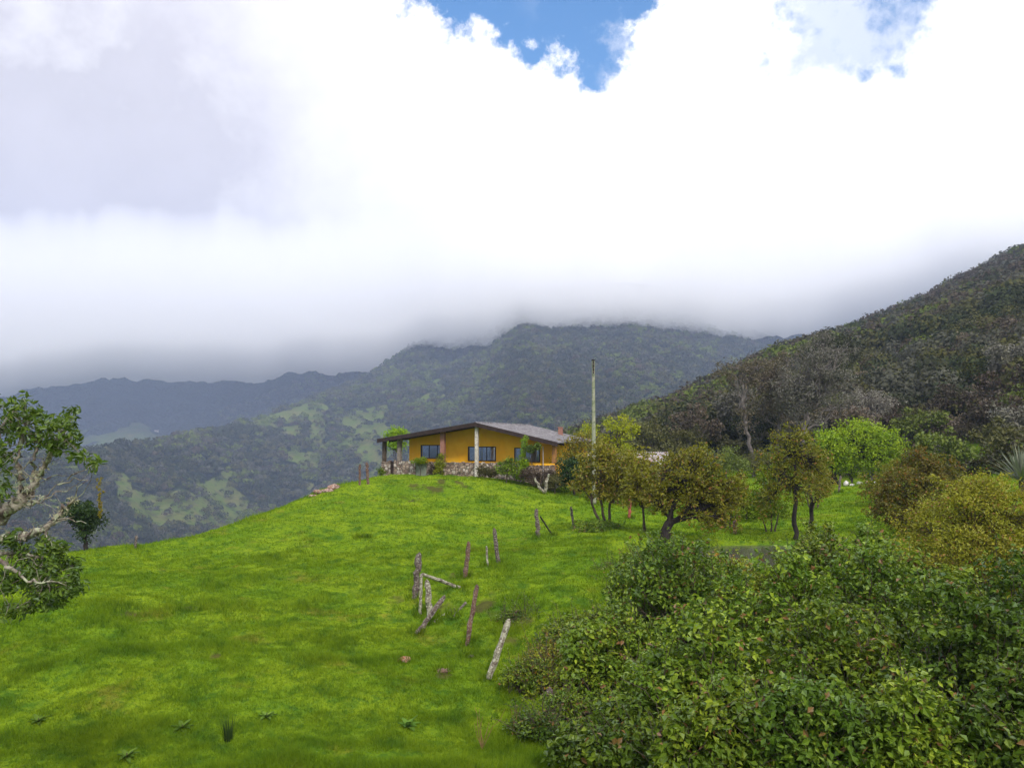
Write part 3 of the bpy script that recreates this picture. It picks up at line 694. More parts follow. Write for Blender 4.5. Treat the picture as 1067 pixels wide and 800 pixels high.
plant('olive_bush', 'large yellow-olive bush in front of the agave at the right side', 'bush', G(1020, 600, 22), [[G(1020, 600, 22), at(1010, 570, 22)], [G(1030, 600, 22), at(1045, 565, 22)], [G(1000, 600, 22), at(980, 575, 22)]], 0.08,
      [bl(1015, 540, 22, 55, 40), bl(975, 560, 22, 40, 36), bl(1055, 545, 22, 45, 40), bl(1010, 590, 21, 60, 40), bl(960, 590, 21.5, 32, 30), bl(1070, 600, 21, 50, 40), bl(1090, 560, 22, 40, 40), bl(1020, 510, 22.5, 36, 18)], 760, 0.085, LM['olive'], M['bark'], 8, per=56, crad=0.27, stems='stem', crown='foliage')
plant('green_bush', 'small vivid green bush behind the agave', 'bush', G(1066, 478, 62), [G(1066, 478, 62), at(1066, 474, 62)], 0.08, [bl(1066, 469, 62, 22, 9), bl(1090, 470, 62, 26, 12)], 60, 0.18, LM['lime'], M['bark'], 9, per=40, crad=0.6, stems='stem', crown='foliage')
plant('wispy_tree', 'wispy ochre tree overhanging the right corner of the roof', 'tree', G(603, 505, 50), [G(603, 505, 50), at(602, 490, 50), at(600, 478, 50)], 0.10,
      [bl(598, 468, 50, 16, 16), bl(585, 475, 49, 10, 12), bl(610, 480, 50, 14, 14), bl(606, 458, 50, 16, 10), bl(620, 462, 51, 14, 16)], 100, 0.16, LM['ochre'], M['bark'], 10, per=26, crad=0.42, bare=0.1)
plant('yellow_tree', 'bright yellow-green tree standing right behind the utility pole', 'tree', G(640, 508, 56), [G(640, 508, 56), at(640, 480, 56), at(642, 460, 56)], 0.13,
      [bl(645, 442, 56, 14, 10), bl(628, 455, 56, 14, 12), bl(652, 458, 56, 14, 12), bl(640, 472, 56, 24, 14), bl(612, 446, 56, 8, 7), bl(655, 445, 56, 10, 6)], 110, 0.19, LM['yellow'], M['bark'], 11, per=28, crad=0.42)
plant('dark_shrub', 'low dark green shrub at the foot of the small crooked tree', 'shrub', G(622, 552, 34.3), [G(622, 553, 34.3), at(622, 550, 34.3)], 0.04,
      [bl(624, 549, 34.3, 20, 7), bl(612, 551, 34.3, 10, 5)], 46, 0.12, LM['bramble_dark'], M['bark_dark'], 12, per=36, crad=0.24, stems='stem', crown='foliage', twigs=False)
plant('corner_bush', 'dark green bush at the right foot of the orange house', 'bush', G(598, 508, 47.5), [G(598, 508, 47.5), at(597, 500, 47.5)], 0.08,
      [bl(590, 493, 47.5, 14, 13), bl(607, 496, 48, 14, 13), bl(600, 485, 48, 12, 8)], 90, 0.17, LM['dark'], M['bark_dark'], 13, per=40, crad=0.42, stems='stem', crown='foliage')
plant('topiary_tree', 'small round bright green tree peeping over the left veranda roof', 'tree', G(415, 490, 68), [G(414, 490, 68), at(415, 456, 68)], 0.09,
      [bl(414, 452, 68, 12, 6), bl(414, 462, 68, 10, 8)], 60, 0.20, LM['lime'], M['bark'], 14, per=40, crad=0.42)
def tall_dead(px0, label, seed, trunk, blobs, lm, K, per, leaf=0.26, crad=0.75, r0=0.22, bare=0.25):
    plant('lichen_tree', label, 'tree', trunk[0], trunk, r0, blobs, K, leaf, LM[lm], M['bark_grey'], seed, per=per, crad=crad, bare=bare, r1=r0 * 0.45)
tall_dead(0, 'tall slender lichen-hung tree with a long bare trunk and flat top', 15, [G(787, 492, 78), at(783, 470, 78), at(776, 440, 78), at(774, 415, 78), at(773, 400, 78), at(771, 385, 78)],
          [bl(773, 382, 78, 16, 5), bl(748, 381, 78, 5, 3), bl(752, 388, 78, 8, 4), bl(792, 383, 78, 14, 7), bl(760, 392, 78, 10, 6), bl(782, 395, 78, 12, 8), bl(775, 430, 78, 10, 8), bl(776, 442, 78, 8, 5)], 'brownlich', 110, 26)
tall_dead(0, 'broad lichen-hung tree with spreading dark limbs above the lime tree', 16, [G(836, 492, 76), at(838, 460, 76), at(839, 440, 76), at(842, 425, 76)],
          [bl(850, 375, 76, 26, 18), bl(830, 395, 76, 26, 18), bl(865, 398, 76, 26, 18), bl(845, 415, 76, 36, 14), bl(875, 365, 77, 20, 12), bl(820, 418, 76, 18, 12), bl(880, 420, 77, 16, 10), bl(858, 352, 78, 16, 8)], 'lichen_pale', 320, 34, leaf=0.22, r0=0.28)
tall_dead(0, 'brown-grey lichen-hung tree between the slender tree and the spreading tree', 17, [G(812, 490, 80), at(811, 450, 80), at(810, 410, 80)],
          [bl(808, 388, 80, 18, 12), bl(802, 402, 80, 20, 14), bl(815, 420, 80, 16, 16), bl(795, 425, 81, 16, 12), bl(820, 375, 81, 14, 8)], 'brownlich', 170, 34)
tall_dead(0, 'dark crowned tree rising highest against the mountain at the hill edge', 18, [G(868, 480, 100), at(868, 440, 100), at(867, 400, 100), at(867, 375, 100)],
          [bl(866, 352, 100, 20, 10), bl(880, 362, 100, 18, 12), bl(852, 366, 100, 16, 12), bl(866, 376, 100, 26, 12)], 'fgreen', 150, 34, leaf=0.3, crad=0.9, bare=0.05)
tall_dead(0, 'low grey lichen tree in front of the right forest edge', 19, [G(905, 470, 84), at(905, 445, 84), at(904, 430, 84)],
          [bl(900, 415, 84, 20, 14), bl(922, 420, 84, 18, 12), bl(905, 435, 84, 26, 12)], 'lichen_pale', 120, 34, leaf=0.22)
plant('forest_edge_tree', 'dark-based spreading brown tree with flat crown by the agave', 'tree', G(985, 478, 80), [G(985, 478, 80), at(984, 462, 80)], 0.22,
      [bl(965, 455, 80, 26, 14), bl(1000, 452, 80, 28, 14), bl(985, 442, 80, 28, 10), bl(1025, 458, 80, 18, 12)], 200, 0.24, LM['brownlich'], M['bark_dark'], 20, per=38, crad=0.8)
plant('red_leaf_tree', 'reddish-leaved tree at the right edge above the agave', 'tree', G(1050, 462, 88), [G(1050, 462, 88), at(1050, 448, 88)], 0.22,
      [bl(1045, 445, 88, 22, 10), bl(1070, 438, 88, 20, 12), bl(1035, 455, 88, 14, 8)], 110, 0.26, LM['fred'], M['bark_grey'], 21, per=36, crad=0.8)

SCRUB = [(640, 530, 47, [(640, 500, 20, 18), (655, 508, 16, 16), (624, 508, 14, 14)], 'ochre', 'ochre shrub behind the small crooked tree, hiding the foot of the pole'),
 (690, 528, 46, [(690, 500, 16, 16), (676, 508, 14, 12), (704, 512, 14, 12)], 'olive', 'olive shrub in the gap between the slender tree and the broad bushy tree'),
 (760, 545, 38, [(752, 520, 18, 18), (770, 512, 16, 14), (738, 532, 14, 12)], 'olive', 'loose olive shrub joining the right side of the broad bushy tree'),
 (803, 545, 37, [(800, 505, 14, 22), (812, 488, 14, 18), (795, 525, 16, 14)], 'lime', 'upright yellow-green shrub left of the twin-stemmed tree'),
 (848, 540, 44, [(852, 495, 16, 20), (842, 480, 16, 16), (860, 508, 12, 10)], 'ochre', 'thin ochre shrub behind the shorter stem of the twin-stemmed tree'),
 (918, 540, 42, [(918, 505, 16, 20), (905, 512, 10, 12), (930, 492, 16, 14)], 'olive', 'olive shrub filling in left of the brownish rounded bush')]
for i, (px, py, Y, bb, lm, lab) in enumerate(SCRUB):
    b = G(px, py, Y); plant('scrub_bush', lab, 'bush', b, [[b, b + (0.1, 0, 0.9)], [b + (0.2, 0, 0), b + (0.4, 0.1, 0.8)], [b - (0.2, 0, 0), b + (-0.45, 0, 0.9)]], 0.045, [bl(x, y, Y, rx, rz) for x, y, rx, rz in bb], 110, 0.15, LM[lm], M['bark'], 500 + i, per=20, crad=0.34, stems='stem', crown='foliage')

# hedge-like bushes along the forest edge behind the pasture, low and olive
edge = [(700, 505, 74, 'folive', 'olive bush at the forest edge behind the broad bushy tree'), (728, 505, 76, 'fgrey', 'grey-green bush at the forest edge left of the slender bare tree'),
        (757, 505, 74, 'flight', 'light green bush at the foot of the slender bare tree'), (800, 500, 76, 'folive', 'olive bush behind the white post'),
        (942, 492, 76, 'folive', 'olive bush right of the lime green tree')]
for i, (px, py, Y, lm, lab) in enumerate(edge):
    b = G(px, py, Y); k = Y / F_PX
    plant('edge_bush', lab, 'bush', b, [b, b + (0, 0, 0.6)], 0.09, [(b + (0, 0, 1.5), (2.0, 1.7, 1.3)), (b + (1.3, 0.2, 1.1), (1.2, 1.2, 1.0)), (b + (-1.3, 0, 1.2), (1.3, 1.2, 1.1))], 90, 0.22, LM[lm], M['bark_grey'], 40 + i, per=34, crad=0.6, stems='stem', crown='foliage')

# small dark tree on the left crest, draped with bromeliads, and its orange flower column
def brom(tr, cr, rng):
    pass
o = plant('bromeliad_tree', 'small dark tree with a narrow foot on the left crest', 'tree', G(90, 573, 33.5), [G(90, 573, 33.5), at(89, 562, 33.5), at(89, 550, 33.5)], 0.10,
      [bl(87, 533, 33.5, 17, 10), bl(90, 550, 33.5, 8, 13), bl(76, 531, 33.5, 9, 6), bl(97, 540, 33.5, 7, 10), bl(80, 544, 33.5, 7, 7)], 110, 0.13, LM['dark'], M['bark_dark'], 24, per=36, crad=0.3)
mbf = MB(); rng = np.random.default_rng(3)
leaves(mbf, [at(104 + rng.normal() * 1.2, y, 33.2) for y in np.linspace(498, 538, 26)], 0.07, 9, 0.11, rng, up=0.2)
mbf.build('bloom_spike', leafmat('bloom_leaf', (0.30, 0.20, 0.01), (0.10, 0.10, 0.02), (0.20, 0.17, 0.02)), o, o.location)

# ---- bramble thicket: one bush after another
def bramble(px, pytop, Y, wpx, lm, label, seed, leaf=0.10, base_py=760, dens=1.0, stemmat='bark', name='bramble_bush', fine=1.0):
    k = Y / F_PX; top = at(px, pytop, Y); b = np.array([top[0], Y, gz(top[0], Y)]); H = top[2] - b[2]; W = wpx * k
    rng = np.random.default_rng(seed)
    o = empty(name, b, label, 'bush', 'bramble bushes of the thicket in front' if name == 'bramble_bush' else None)
    st = MB(); cr = MB(); cs = []
    nl = 12
    for i in range(nl):
        a = i * 2.4 + rng.random(); q = math.sqrt((i + 0.5) / nl) * W * 0.72
        c = np.array([math.cos(a) * q, math.sin(a) * q * 0.75, 0]); hh = H * (1 - 0.45 * (q / W) ** 2) * (0.55 + 0.50 * rng.random())
        if i == 0: hh = H * 0.93
        c = b + c; c[2] = b[2] + hh - W * 0.26
        r = np.array([W * 0.42, W * 0.40, max(W * 0.32, hh * 0.42)])
        n = int(46 * dens); d = nrm(rng.normal(size=(n, 3))); d[:, 2] = np.abs(d[:, 2]) * 1.2 - 0.45
        cs.append(c + nrm(d) * r * (0.72 + 0.28 * rng.random((n, 1))))
        for j in range(6):
            g = b + np.array([math.cos(a + j) * q * 0.6, math.sin(a + j) * q * 0.5, -0.2]); g[2] = gz(g[0], g[1]) - 0.1
            e = c + nrm(rng.normal(size=3)) * r * 0.7; e[2] = max(e[2], c[2])
            st.tube(curve(g, e, 0.12, rng, 9, 0.05), np.linspace(0.022, 0.006, 9), 5)
    cs = np.vstack(cs)
    for e in cs[::7]:                    # arching shoots that stand clear of the mass
        p = curve(e - (0, 0, 0.25), e + rng.normal(size=3) * (0.25, 0.25, 0.1) + (0, 0, 0.22), 0.1, rng, 5, 0.03)
        st.tube(p, np.linspace(0.007, 0.003, 5), 4)
    for e in cs[rng.random(len(cs)) < 0.12]:
        p = curve(e, e + rng.normal(size=3) * 0.18 + (0, 0, 0.25 + 0.15 * rng.random()), 0.1, rng, 5, 0.03); st.tube(p, np.linspace(0.006, 0.003, 5), 4)
        leaves(cr, p, 0.06, 4, leaf * 0.8, rng, up=0.6, wide=0.55)
    leaves(cr, cs, (0.19 * (0.6 + 0.9 * rng.random(len(cs)))) * fine, 22 * dens, leaf, rng, up=0.75, wide=0.62, flat=0.75, droop=0.25, jit=0.55)
    st.build('stem', M[stemmat], o, b, smooth=True); cr.build('foliage', LM[lm], o, b)
    return o
BR = [ # px, top py, Y, half width px, leaf kind, label
 (640, 650, 16.5, 60, 'bramble', 'mid green bramble bush on the slope right of the leaning lichen post'),
 (720, 650, 13.2, 95, 'bramble', 'nearest bramble bush at the bottom middle of the thicket'),
 (745, 735, 11.4, 62, 'bramble', 'low bramble bush at the very bottom edge beside the thick weathered post'),
 (850, 728, 11.0, 66, 'bramble_dark', 'low dark bramble bush at the bottom edge under the light green one'),
 (960, 735, 10.8, 62, 'bramble', 'low bramble bush at the bottom edge left of the corner'),
 (1050, 728, 10.7, 66, 'bramble_dark', 'lowest dark bramble bush in the very corner at the bottom right'),
 (870, 645, 12.6, 100, 'bramble', 'nearest bramble bush with large light green leaves in the thicket'),
 (1010, 650, 12.2, 95, 'bramble_dark', 'nearest dark green bramble bush in the bottom right corner'),
 (620, 640, 19.5, 55, 'bramble', 'low bramble bush at the left edge of the thicket beside the grass'),
 (700, 578, 17.5, 80, 'bramble_dark', 'dark green bramble bush in the middle of the thicket below the pond'),
 (800, 598, 15.6, 80, 'bramble', 'bramble bush just left of the middle, below the gap to the pond'),
 (930, 600, 15.2, 80, 'bramble', 'leafy bramble bush below the large olive bush'),
 (1060, 605, 15.0, 80, 'bramble_dark', 'dark bramble bush under the olive bush at the right edge'),
 (690, 566, 22.5, 62, 'bramble', 'far bramble bush under the leaning tree by the pond'),
 (760, 590, 20.5, 50, 'bramble_yellow', 'yellowish bramble bush with orange leaves in front of the pond'),
 (850, 560, 20.5, 66, 'bramble', 'tall bramble bush rising in front of the twin-stemmed tree'),
 (905, 572, 19.0, 50, 'bramble', 'rounded bramble bush to the left of the large olive bush'),
 (1150, 620, 14.0, 80, 'bramble', 'bramble bush running out of the picture on the right'),
 (650, 742, 12.6, 70, 'bramble_dark', 'lowest dark bramble bush at the bottom left corner of the thicket'),
 (975, 610, 17.5, 60, 'bramble', 'bramble bush squeezed between the olive bush and the rounded bramble bush')]
for i, (px, pt, Y, w, lm, lab) in enumerate(BR):
    bramble(px, pt, Y, w, lm, lab, 200 + i, leaf=0.098, dens=1.15 if w > 90 else 1.0)
# weedy low growth between the fence and the thicket
for i, (px, pt, Y, w, lm, lab) in enumerate([
  (548, 690, 17.2, 26, 'bramble', 'low leafy shrub right beside the leaning lichen post'),
  (575, 672, 18.5, 34, 'olive', 'low straggly yellowish shrub between lichen post and thicket'),
  (560, 745, 14.6, 28, 'bramble_dark', 'low bright-leaved shrub beside the grey stump'),
  (600, 718, 15.4, 40, 'bramble', 'sprawling shrub over the grey stump at the thicket edge'),
  (655, 612, 23.5, 36, 'olive', 'yellowish scrubby shrub below the far bramble bush on the grass edge'),
  (585, 690, 17.0, 40, 'bramble_yellow', 'yellow-green low shrub between the grey stump and the thicket'),
  (640, 590, 26, 26, 'bramble', 'small green shrub at the upper left tip of the thicket'),
  (600, 655, 20.5, 34, 'bramble', 'low shrub on the grass slope above the thicket'),
  (540, 640, 21.5, 24, 'bramble_dark', 'flat dark weed clump on the slope behind the leaning posts')]):
    bramble(px, pt, Y, w, lm, lab, 240 + i, leaf=0.068, dens=0.5, name='low_shrub', fine=0.8)

# ------------------------------------------------------------------ the orange farmhouse
def house():
    PHI = R(18); fx = at(497, 441, 50); zb = -2.55; zr = fx[2] - zb
    zl = at(398, 458, 52.1)[2] - zb; ze = at(580, 461.5, 48.4)[2] - zb
    XL, XR, Y0, Y1 = -6.75, 5.3, -0.35, 11.5
    h = empty('farmhouse', (fx[0], 50, zb), 'orange farmhouse with a low grey corrugated roof on the hilltop', 'house', rz=-PHI)
    def roof_z(x): return np.where(np.asarray(x) < 0, zr + (zl - zr) * (np.asarray(x) / XL), zr + (ze - zr) * (np.asarray(x) / XR))
    m_roof = surf('weathered_roof_sheet', (0.185, 0.175, 0.185), (0.10, 0.093, 0.10), 1.6, 0.9, 0.2, c3=(0.24, 0.23, 0.235))
    m_dark = surf('dark_timber_gap_shade', (0.045, 0.028, 0.026), (0.02, 0.014, 0.014), 5, 0.9, 0.3)
    m_or = surf('orange_plaster', (0.95, 0.52, 0.03), (0.86, 0.43, 0.02), 0.9, 0.9, 0.2, c3=(0.93, 0.47, 0.02), bscale=30)
    # roof: corrugated sheets with real thickness, wave runs down the slope
    def sheet(x0, x1, name):
        ny = 420; ys = np.linspace(Y0, Y1, ny); wv = 0.022 * np.sin(ys * 2 * PI / 0.18); xs = np.linspace(x0, x1, 5)
        V = []
        for k, dz in enumerate((0.03, -0.03)):
            for j, x in enumerate(xs): V.append(np.stack([np.full(ny, x), ys, roof_z(x) + wv + dz + 0.02 * math.sin(j * 2.1)], 1))
        V = np.array(V).reshape(2, 5, ny, 3); idx = np.arange(10 * ny).reshape(2, 5, ny); mb = MB(); F = []
        for k in (0, 1):
            q = np.stack([idx[k, :-1, :-1], idx[k, 1:, :-1], idx[k, 1:, 1:], idx[k, :-1, 1:]], -1).reshape(-1, 4); F.append(q if k == 0 else q[:, ::-1])
        for e in (0, 4): F.append(np.stack([idx[0, e, :-1], idx[0, e, 1:], idx[1, e, 1:], idx[1, e, :-1]], -1).reshape(-1, 4))
        for e in (0, -1): F.append(np.stack([idx[0, :-1, e], idx[0, 1:, e], idx[1, 1:, e], idx[1, :-1, e]], -1).reshape(-1, 4))
        mb.add(V.reshape(-1, 3), np.vstack(F)); return mb.build(name, m_roof, h)
    ro = sheet(XL, 0, 'roof'); ro2 = sheet(0, XR, 'roof')
    rc = MB(); rc.tube([(0, Y0, zr + 0.04), (0, Y1, zr + 0.04)], 0.07, 8); rc.build('ridge_cap', m_roof, ro2)
    fa = MB()
    for x0, x1 in ((XL, 0), (0, XR)):
        z0, z1 = float(roof_z(x0)), float(roof_z(x1)) if x1 != 0 else zr
        if x0 == 0: z0 = zr
        for yy in (Y0 + 0.02, Y0 + 1.6):
            V = [(x0, yy, z0 - 0.18), (x1, yy, z1 - 0.18), (x1, yy, z1 - 0.065), (x0, yy, z0 - 0.065)]; V += [(a, b + 0.06, c) for a, b, c in V]
            fa.add(V, [(0,1,2,3),(7,6,5,4),(0,4,5,1),(1,5,6,2),(2,6,7,3),(3,7,4,0)])
    fa.build('rafter', m_dark, ro)
    bb = MB()
    for x0, x1, z0, z1 in ((XL, -0.002, zl, zr), (0.002, XR, zr, ze)):
        V = [(x0, Y0 - 0.06, z0 - 0.2), (x1, Y0 - 0.06, z1 - 0.2), (x1, Y0 - 0.06, z1 + 0.055), (x0, Y0 - 0.06, z0 + 0.055)]; V += [(a, b + 0.05, c) for a, b, c in V]
        bb.add(V, [(0,1,2,3),(7,6,5,4),(0,4,5,1),(1,5,6,2),(2,6,7,3),(3,7,4,0)])
    bb.build('bargeboard', m_dark, ro)
    # walls: vertical strips round the window openings
    W = [(-4.49, -2.71, 1.12, 2.02), (-1.155, 0.76, 0.99, 1.93), (1.99, 3.70, 0.95, 1.86)]
    wx0, wx1, yw, T = -5.33, 4.62, 1.45, 0.15
    wl = MB()
    def strip(x0, x1, z0, top=True, z1=None, y=yw):
        n = 1
        if top:
            ta, tb = (float(roof_z(x0)) - 0.07, float(roof_z(x1)) - 0.07)
        else: ta = tb = z1
        V = [(x0, y, z0), (x1, y, z0), (x1, y, tb), (x0, y, ta)]; V += [(a, b + T, c) for a, b, c in V]
        wl.add(V, [(0,1,2,3),(7,6,5,4),(0,4,5,1),(1,5,6,2),(2,6,7,3),(3,7,4,0)])
    xs = [wx0, W[0][0], W[0][1], W[1][0], 0.0, W[1][1], W[2][0], W[2][1], wx1]
    for i in range(len(xs) - 1):
        a, b = xs[i], xs[i + 1]
        w = next((q for q in W if a >= q[0] - 1e-6 and b <= q[1] + 1e-6), None)
        if w: strip(a, b, -0.6, False, w[2]); strip(a, b, w[3])
        else: strip(a, b, -0.6)
    # side and back walls
    for x in (wx0, wx1 - T):
        z = float(roof_z(x if x < 0 else x + T)) - 0.07; wl.box(x, x + T, yw + T + 0.002, Y1 - 0.6, -0.8, z)
    strip(wx0 + T, 0, -0.8, y=Y1 - 0.8); strip(0, wx1 - T, -0.8, y=Y1 - 0.8)
    wl.build('wall', m_or, h)
    fl = MB(); fl.box(XL + 0.3, XR - 0.4, 0.35, yw - 0.003, -0.9, 0.05); fl.build('porch_floor', surf('cement', (0.25, 0.22, 0.19), (0.16, 0.14, 0.13), 4), h)
    m_fr = surf('window_frame_paint', (0.035, 0.02, 0.022), (0.02, 0.012, 0.014), 6, 0.5, 0.1)
    m_gl, N = mat('window_glass')
    s1 = N.n('ShaderNodeBsdfTransparent', ins={0: (0.85, 0.9, 0.95, 1)}); s2 = N.n('ShaderNodeBsdfGlossy', ins={0: (0.9, 0.95, 1, 1), 'Roughness': 0.03})
    N.n('ShaderNodeOutputMaterial', ins={0: N.n('ShaderNodeMixShader', ins={0: 0.28, 1: s1, 2: s2})})
    m_cu = surf('grey_curtain', (0.72, 0.72, 0.80), (0.52, 0.52, 0.62), 5, 0.9, 0.1)
    for k, (a, b, z0, z1) in enumerate(W):
        fr = MB(); q = 0.06; y0, y1 = yw - 0.03, yw + 0.07
        fr.box(a + .003, b - .003, y0, y1, z0 + .003, z0 + q); fr.box(a + .003, b - .003, y0, y1, z1 - q, z1 - .003); fr.box(a + .003, a + q, y0, y1, z0 + q, z1 - q); fr.box(b - q, b - .003, y0, y1, z0 + q, z1 - q)
        for t in (1 / 3, 2 / 3): x = a + (b - a) * t; fr.box(x - .02, x + .02, y0 + .02, y1 - .01, z0 + q, z1 - q)
        w = fr.build('window', m_fr, h)
        g = MB(); g.box(a + q, b - q, yw + 0.02, yw + 0.026, z0 + q, z1 - q); g.build('pane', m_gl, w)
        rngs = [[(0.03, 0.28)], [(0.03, 0.40), (0.50, 0.96)], [(0.05, 0.36), (0.42, 0.95)]][k]
        c = MB()
        for (u0, u1) in rngs:
            n = 40; xx = a + (b - a) * np.linspace(u0, u1, n); yy = yw + 0.22 + 0.03 * np.sin(np.arange(n) * 1.3)
            V = np.concatenate([np.stack([xx, yy, np.full(n, z0 - 0.1)], 1), np.stack([xx, yy, np.full(n, z1)], 1), np.stack([xx, yy + .008, np.full(n, z0 - 0.1)], 1), np.stack([xx, yy + .008, np.full(n, z1)], 1)])
            i = np.arange(n - 1); F = np.vstack([np.stack([i, i + 1, i + 1 + n, i + n], 1), np.stack([i + 2 * n, i + 3 * n, i + 1 + 3 * n, i + 1 + 2 * n], 1)])
            c.add(V, F)
        c.build('curtain', m_cu, w, smooth=True)
    # stone half wall
    m_st, N = mat('rubble_stone')
    tc = N.n('ShaderNodeTexCoord'); v = N.n('ShaderNodeTexVoronoi', ins={'Vector': (tc, 'Object'), 'Scale': 5.2, 'Randomness': 1.0})
    ve = N.n('ShaderNodeTexVoronoi', feature='DISTANCE_TO_EDGE', ins={'Vector': (tc, 'Object'), 'Scale': 5.2})
    sep = N.n('ShaderNodeSeparateColor', ins={0: (v, 'Color')})
    c = N.mix((sep, 0), (0.19, 0.13, 0.10), (0.38, 0.30, 0.23)); c = N.mix(N.math('GREATER_THAN', (sep, 1), 0.8), (c, 2), (0.44, 0.38, 0.32))
    c = N.mix(N.ss((ve, 'Distance'), 0.0, 0.09, 1, 0), (c, 2), (0.09, 0.07, 0.06))
    bp = N.n('ShaderNodeBump', ins={'Height': N.ss((ve, 'Distance'), 0, 0.14), 'Strength': 1.0, 'Distance': 0.05})
    b = N.n('ShaderNodeBsdfPrincipled', ins={'Base Color': (c, 2), 'Roughness': 0.9, 'Normal': bp}); N.n('ShaderNodeOutputMaterial', ins={0: b})
    sw = MB(); rng = np.random.default_rng(4)
    def stone_run(x0, x1, zt):
        n = max(2, int((x1 - x0) / 0.12)); xx = np.linspace(x0, x1, n); zz = np.linspace(-1.4, zt, 14)
        X, Z = np.meshgrid(xx, zz); Yf = 0.12 + 0.035 * rng.normal(size=X.shape).clip(-1.4, 1.4); Z = Z + 0.03 * rng.normal(size=X.shape) * (Z > zt - 0.1)
        V = np.concatenate([np.stack([X, Yf, Z], -1).reshape(-1, 3), np.stack([X, Yf * 0 + 0.42, Z], -1).reshape(-1, 3)])
        idx = np.arange(X.size * 2).reshape(2, 14, n); F = []
        F.append(np.stack([idx[0, :-1, :-1], idx[0, :-1, 1:], idx[0, 1:, 1:], idx[0, 1:, :-1]], -1).reshape(-1, 4)); F.append(np.stack([idx[1, :-1, :-1], idx[1, 1:, :-1], idx[1, 1:, 1:], idx[1, :-1, 1:]], -1).reshape(-1, 4))
        F.append(np.stack([idx[0, -1, :-1], idx[0, -1, 1:], idx[1, -1, 1:], idx[1, -1, :-1]], -1)); 
        for e in (0, -1): F.append(np.stack([idx[0, :-1, e], idx[0, 1:, e], idx[1, 1:, e], idx[1, :-1, e]], -1))
        sw.add(V, np.vstack(F))
    stone_run(-6.7, -6.08, 0.98); stone_run(-5.80, -4.28, 0.98); stone_run(-3.48, 3.05, 0.93); stone_run(3.07, 5.0, 0.80)
    sw.build('stone_wall', m_st, h)
    gt = MB(); gt.box(-4.26, -3.50, 0.22, 0.26, -0.05, 0.84); gt.box(-4.26, -4.20, 0.19, 0.218, -0.05, 0.87); gt.box(-3.56, -3.50, 0.19, 0.218, -0.05, 0.87); gt.box(-4.2, -3.56, 0.19, 0.218, 0.76, 0.84)
    tag(gt.build('gate', surf('pale_green_metal', (0.24, 0.27, 0.20), (0.17, 0.19, 0.15), 5), h), 'pale green sheet metal gate')
    dp = MB(); dp.box(-6.06, -5.82, 0.24, 0.34, -0.6, 0.95); dp.build('gap_shade', m_dark, h)  # dark slab added in the wall gap, its colour standing for the recess shade
    def post(x, y, z0, z1, w, m_, name, sides=4, label=None):
        p = MB()
        if sides == 4: p.box(x - w, x + w, y - w, y + w, z0, z1)
        else: p.tube([(x, y, z0), (x, y, z1)], w, sides)
        tag(p.build(name, m_, h), label)
    m_brick, N = mat('red_brick'); tc = N.n('ShaderNodeTexCoord')
    mp = N.n('ShaderNodeMapping', ins={'Vector': (tc, 'Object'), 'Rotation': (R(90), 0, 0)})
    br = N.n('ShaderNodeTexBrick', ins={'Vector': mp, 'Color1': (0.33, 0.12, 0.075, 1), 'Color2': (0.24, 0.085, 0.06, 1), 'Mortar': (0.30, 0.22, 0.18, 1), 'Scale': 4.0, 'Mortar Size': 0.03})
    N.n('ShaderNodeOutputMaterial', ins={0: N.n('ShaderNodeBsdfPrincipled', ins={'Base Color': br, 'Roughness': 0.9})})
    post(-6.55, 0.27, 0.9, float(roof_z(-6.55)) - 0.06, 0.11, M['bark'], 'porch_post', label='brown timber post at the left veranda corner')
    post(-5.47, 0.27, 0.9, float(roof_z(-5.47)) - 0.06, 0.12, surf('stone_pillar', (0.24, 0.20, 0.17), (0.14, 0.12, 0.11), 6), 'porch_post', label='grey stone pillar of the veranda')
    post(-2.42, 0.27, 0.9, float(roof_z(-2.42)) - 0.06, 0.14, m_brick, 'porch_post', label='red brick pillar in front of the left window')
    post(0.0, -0.02, -0.9, zr - 0.1, 0.10, surf('white_concrete', (0.62, 0.58, 0.52), (0.42, 0.38, 0.33), 4, c3=(0.30, 0.28, 0.22)), 'porch_post', label='tall whitish pillar under the ridge')
    post(2.97, 0.27, 0.5, float(roof_z(2.97)) - 0.06, 0.12, surf('mossy_pillar', (0.20, 0.22, 0.08), (0.30, 0.25, 0.16), 5), 'porch_post', label='mossy pillar wound with green creeper')
    post(4.93, 0.27, 0.5, float(roof_z(4.93)) - 0.06, 0.12, surf('orange_pillar', (0.42, 0.20, 0.06), (0.30, 0.15, 0.06), 5), 'porch_post', label='orange-brown pillar at the right corner')
    post(4.3, 0.0, -0.3, 1.95, 0.025, surf('grey_pipe', (0.42, 0.42, 0.44), (0.3, 0.3, 0.32), 5), 'pipe', 8)
    sb = MB(); sb.box(3.07, 5.0, 0.14, 0.45, 0.812, 0.92); sb.build('parapet_coping', m_or, h)
    ch = MB(); ch.box(3.0, 3.28, 8.6, 8.9, 1.8, 3.2); ch.box(2.97, 3.31, 8.57, 8.93, 3.202, 3.26); ch.build('chimney', m_brick, ro2)
house()

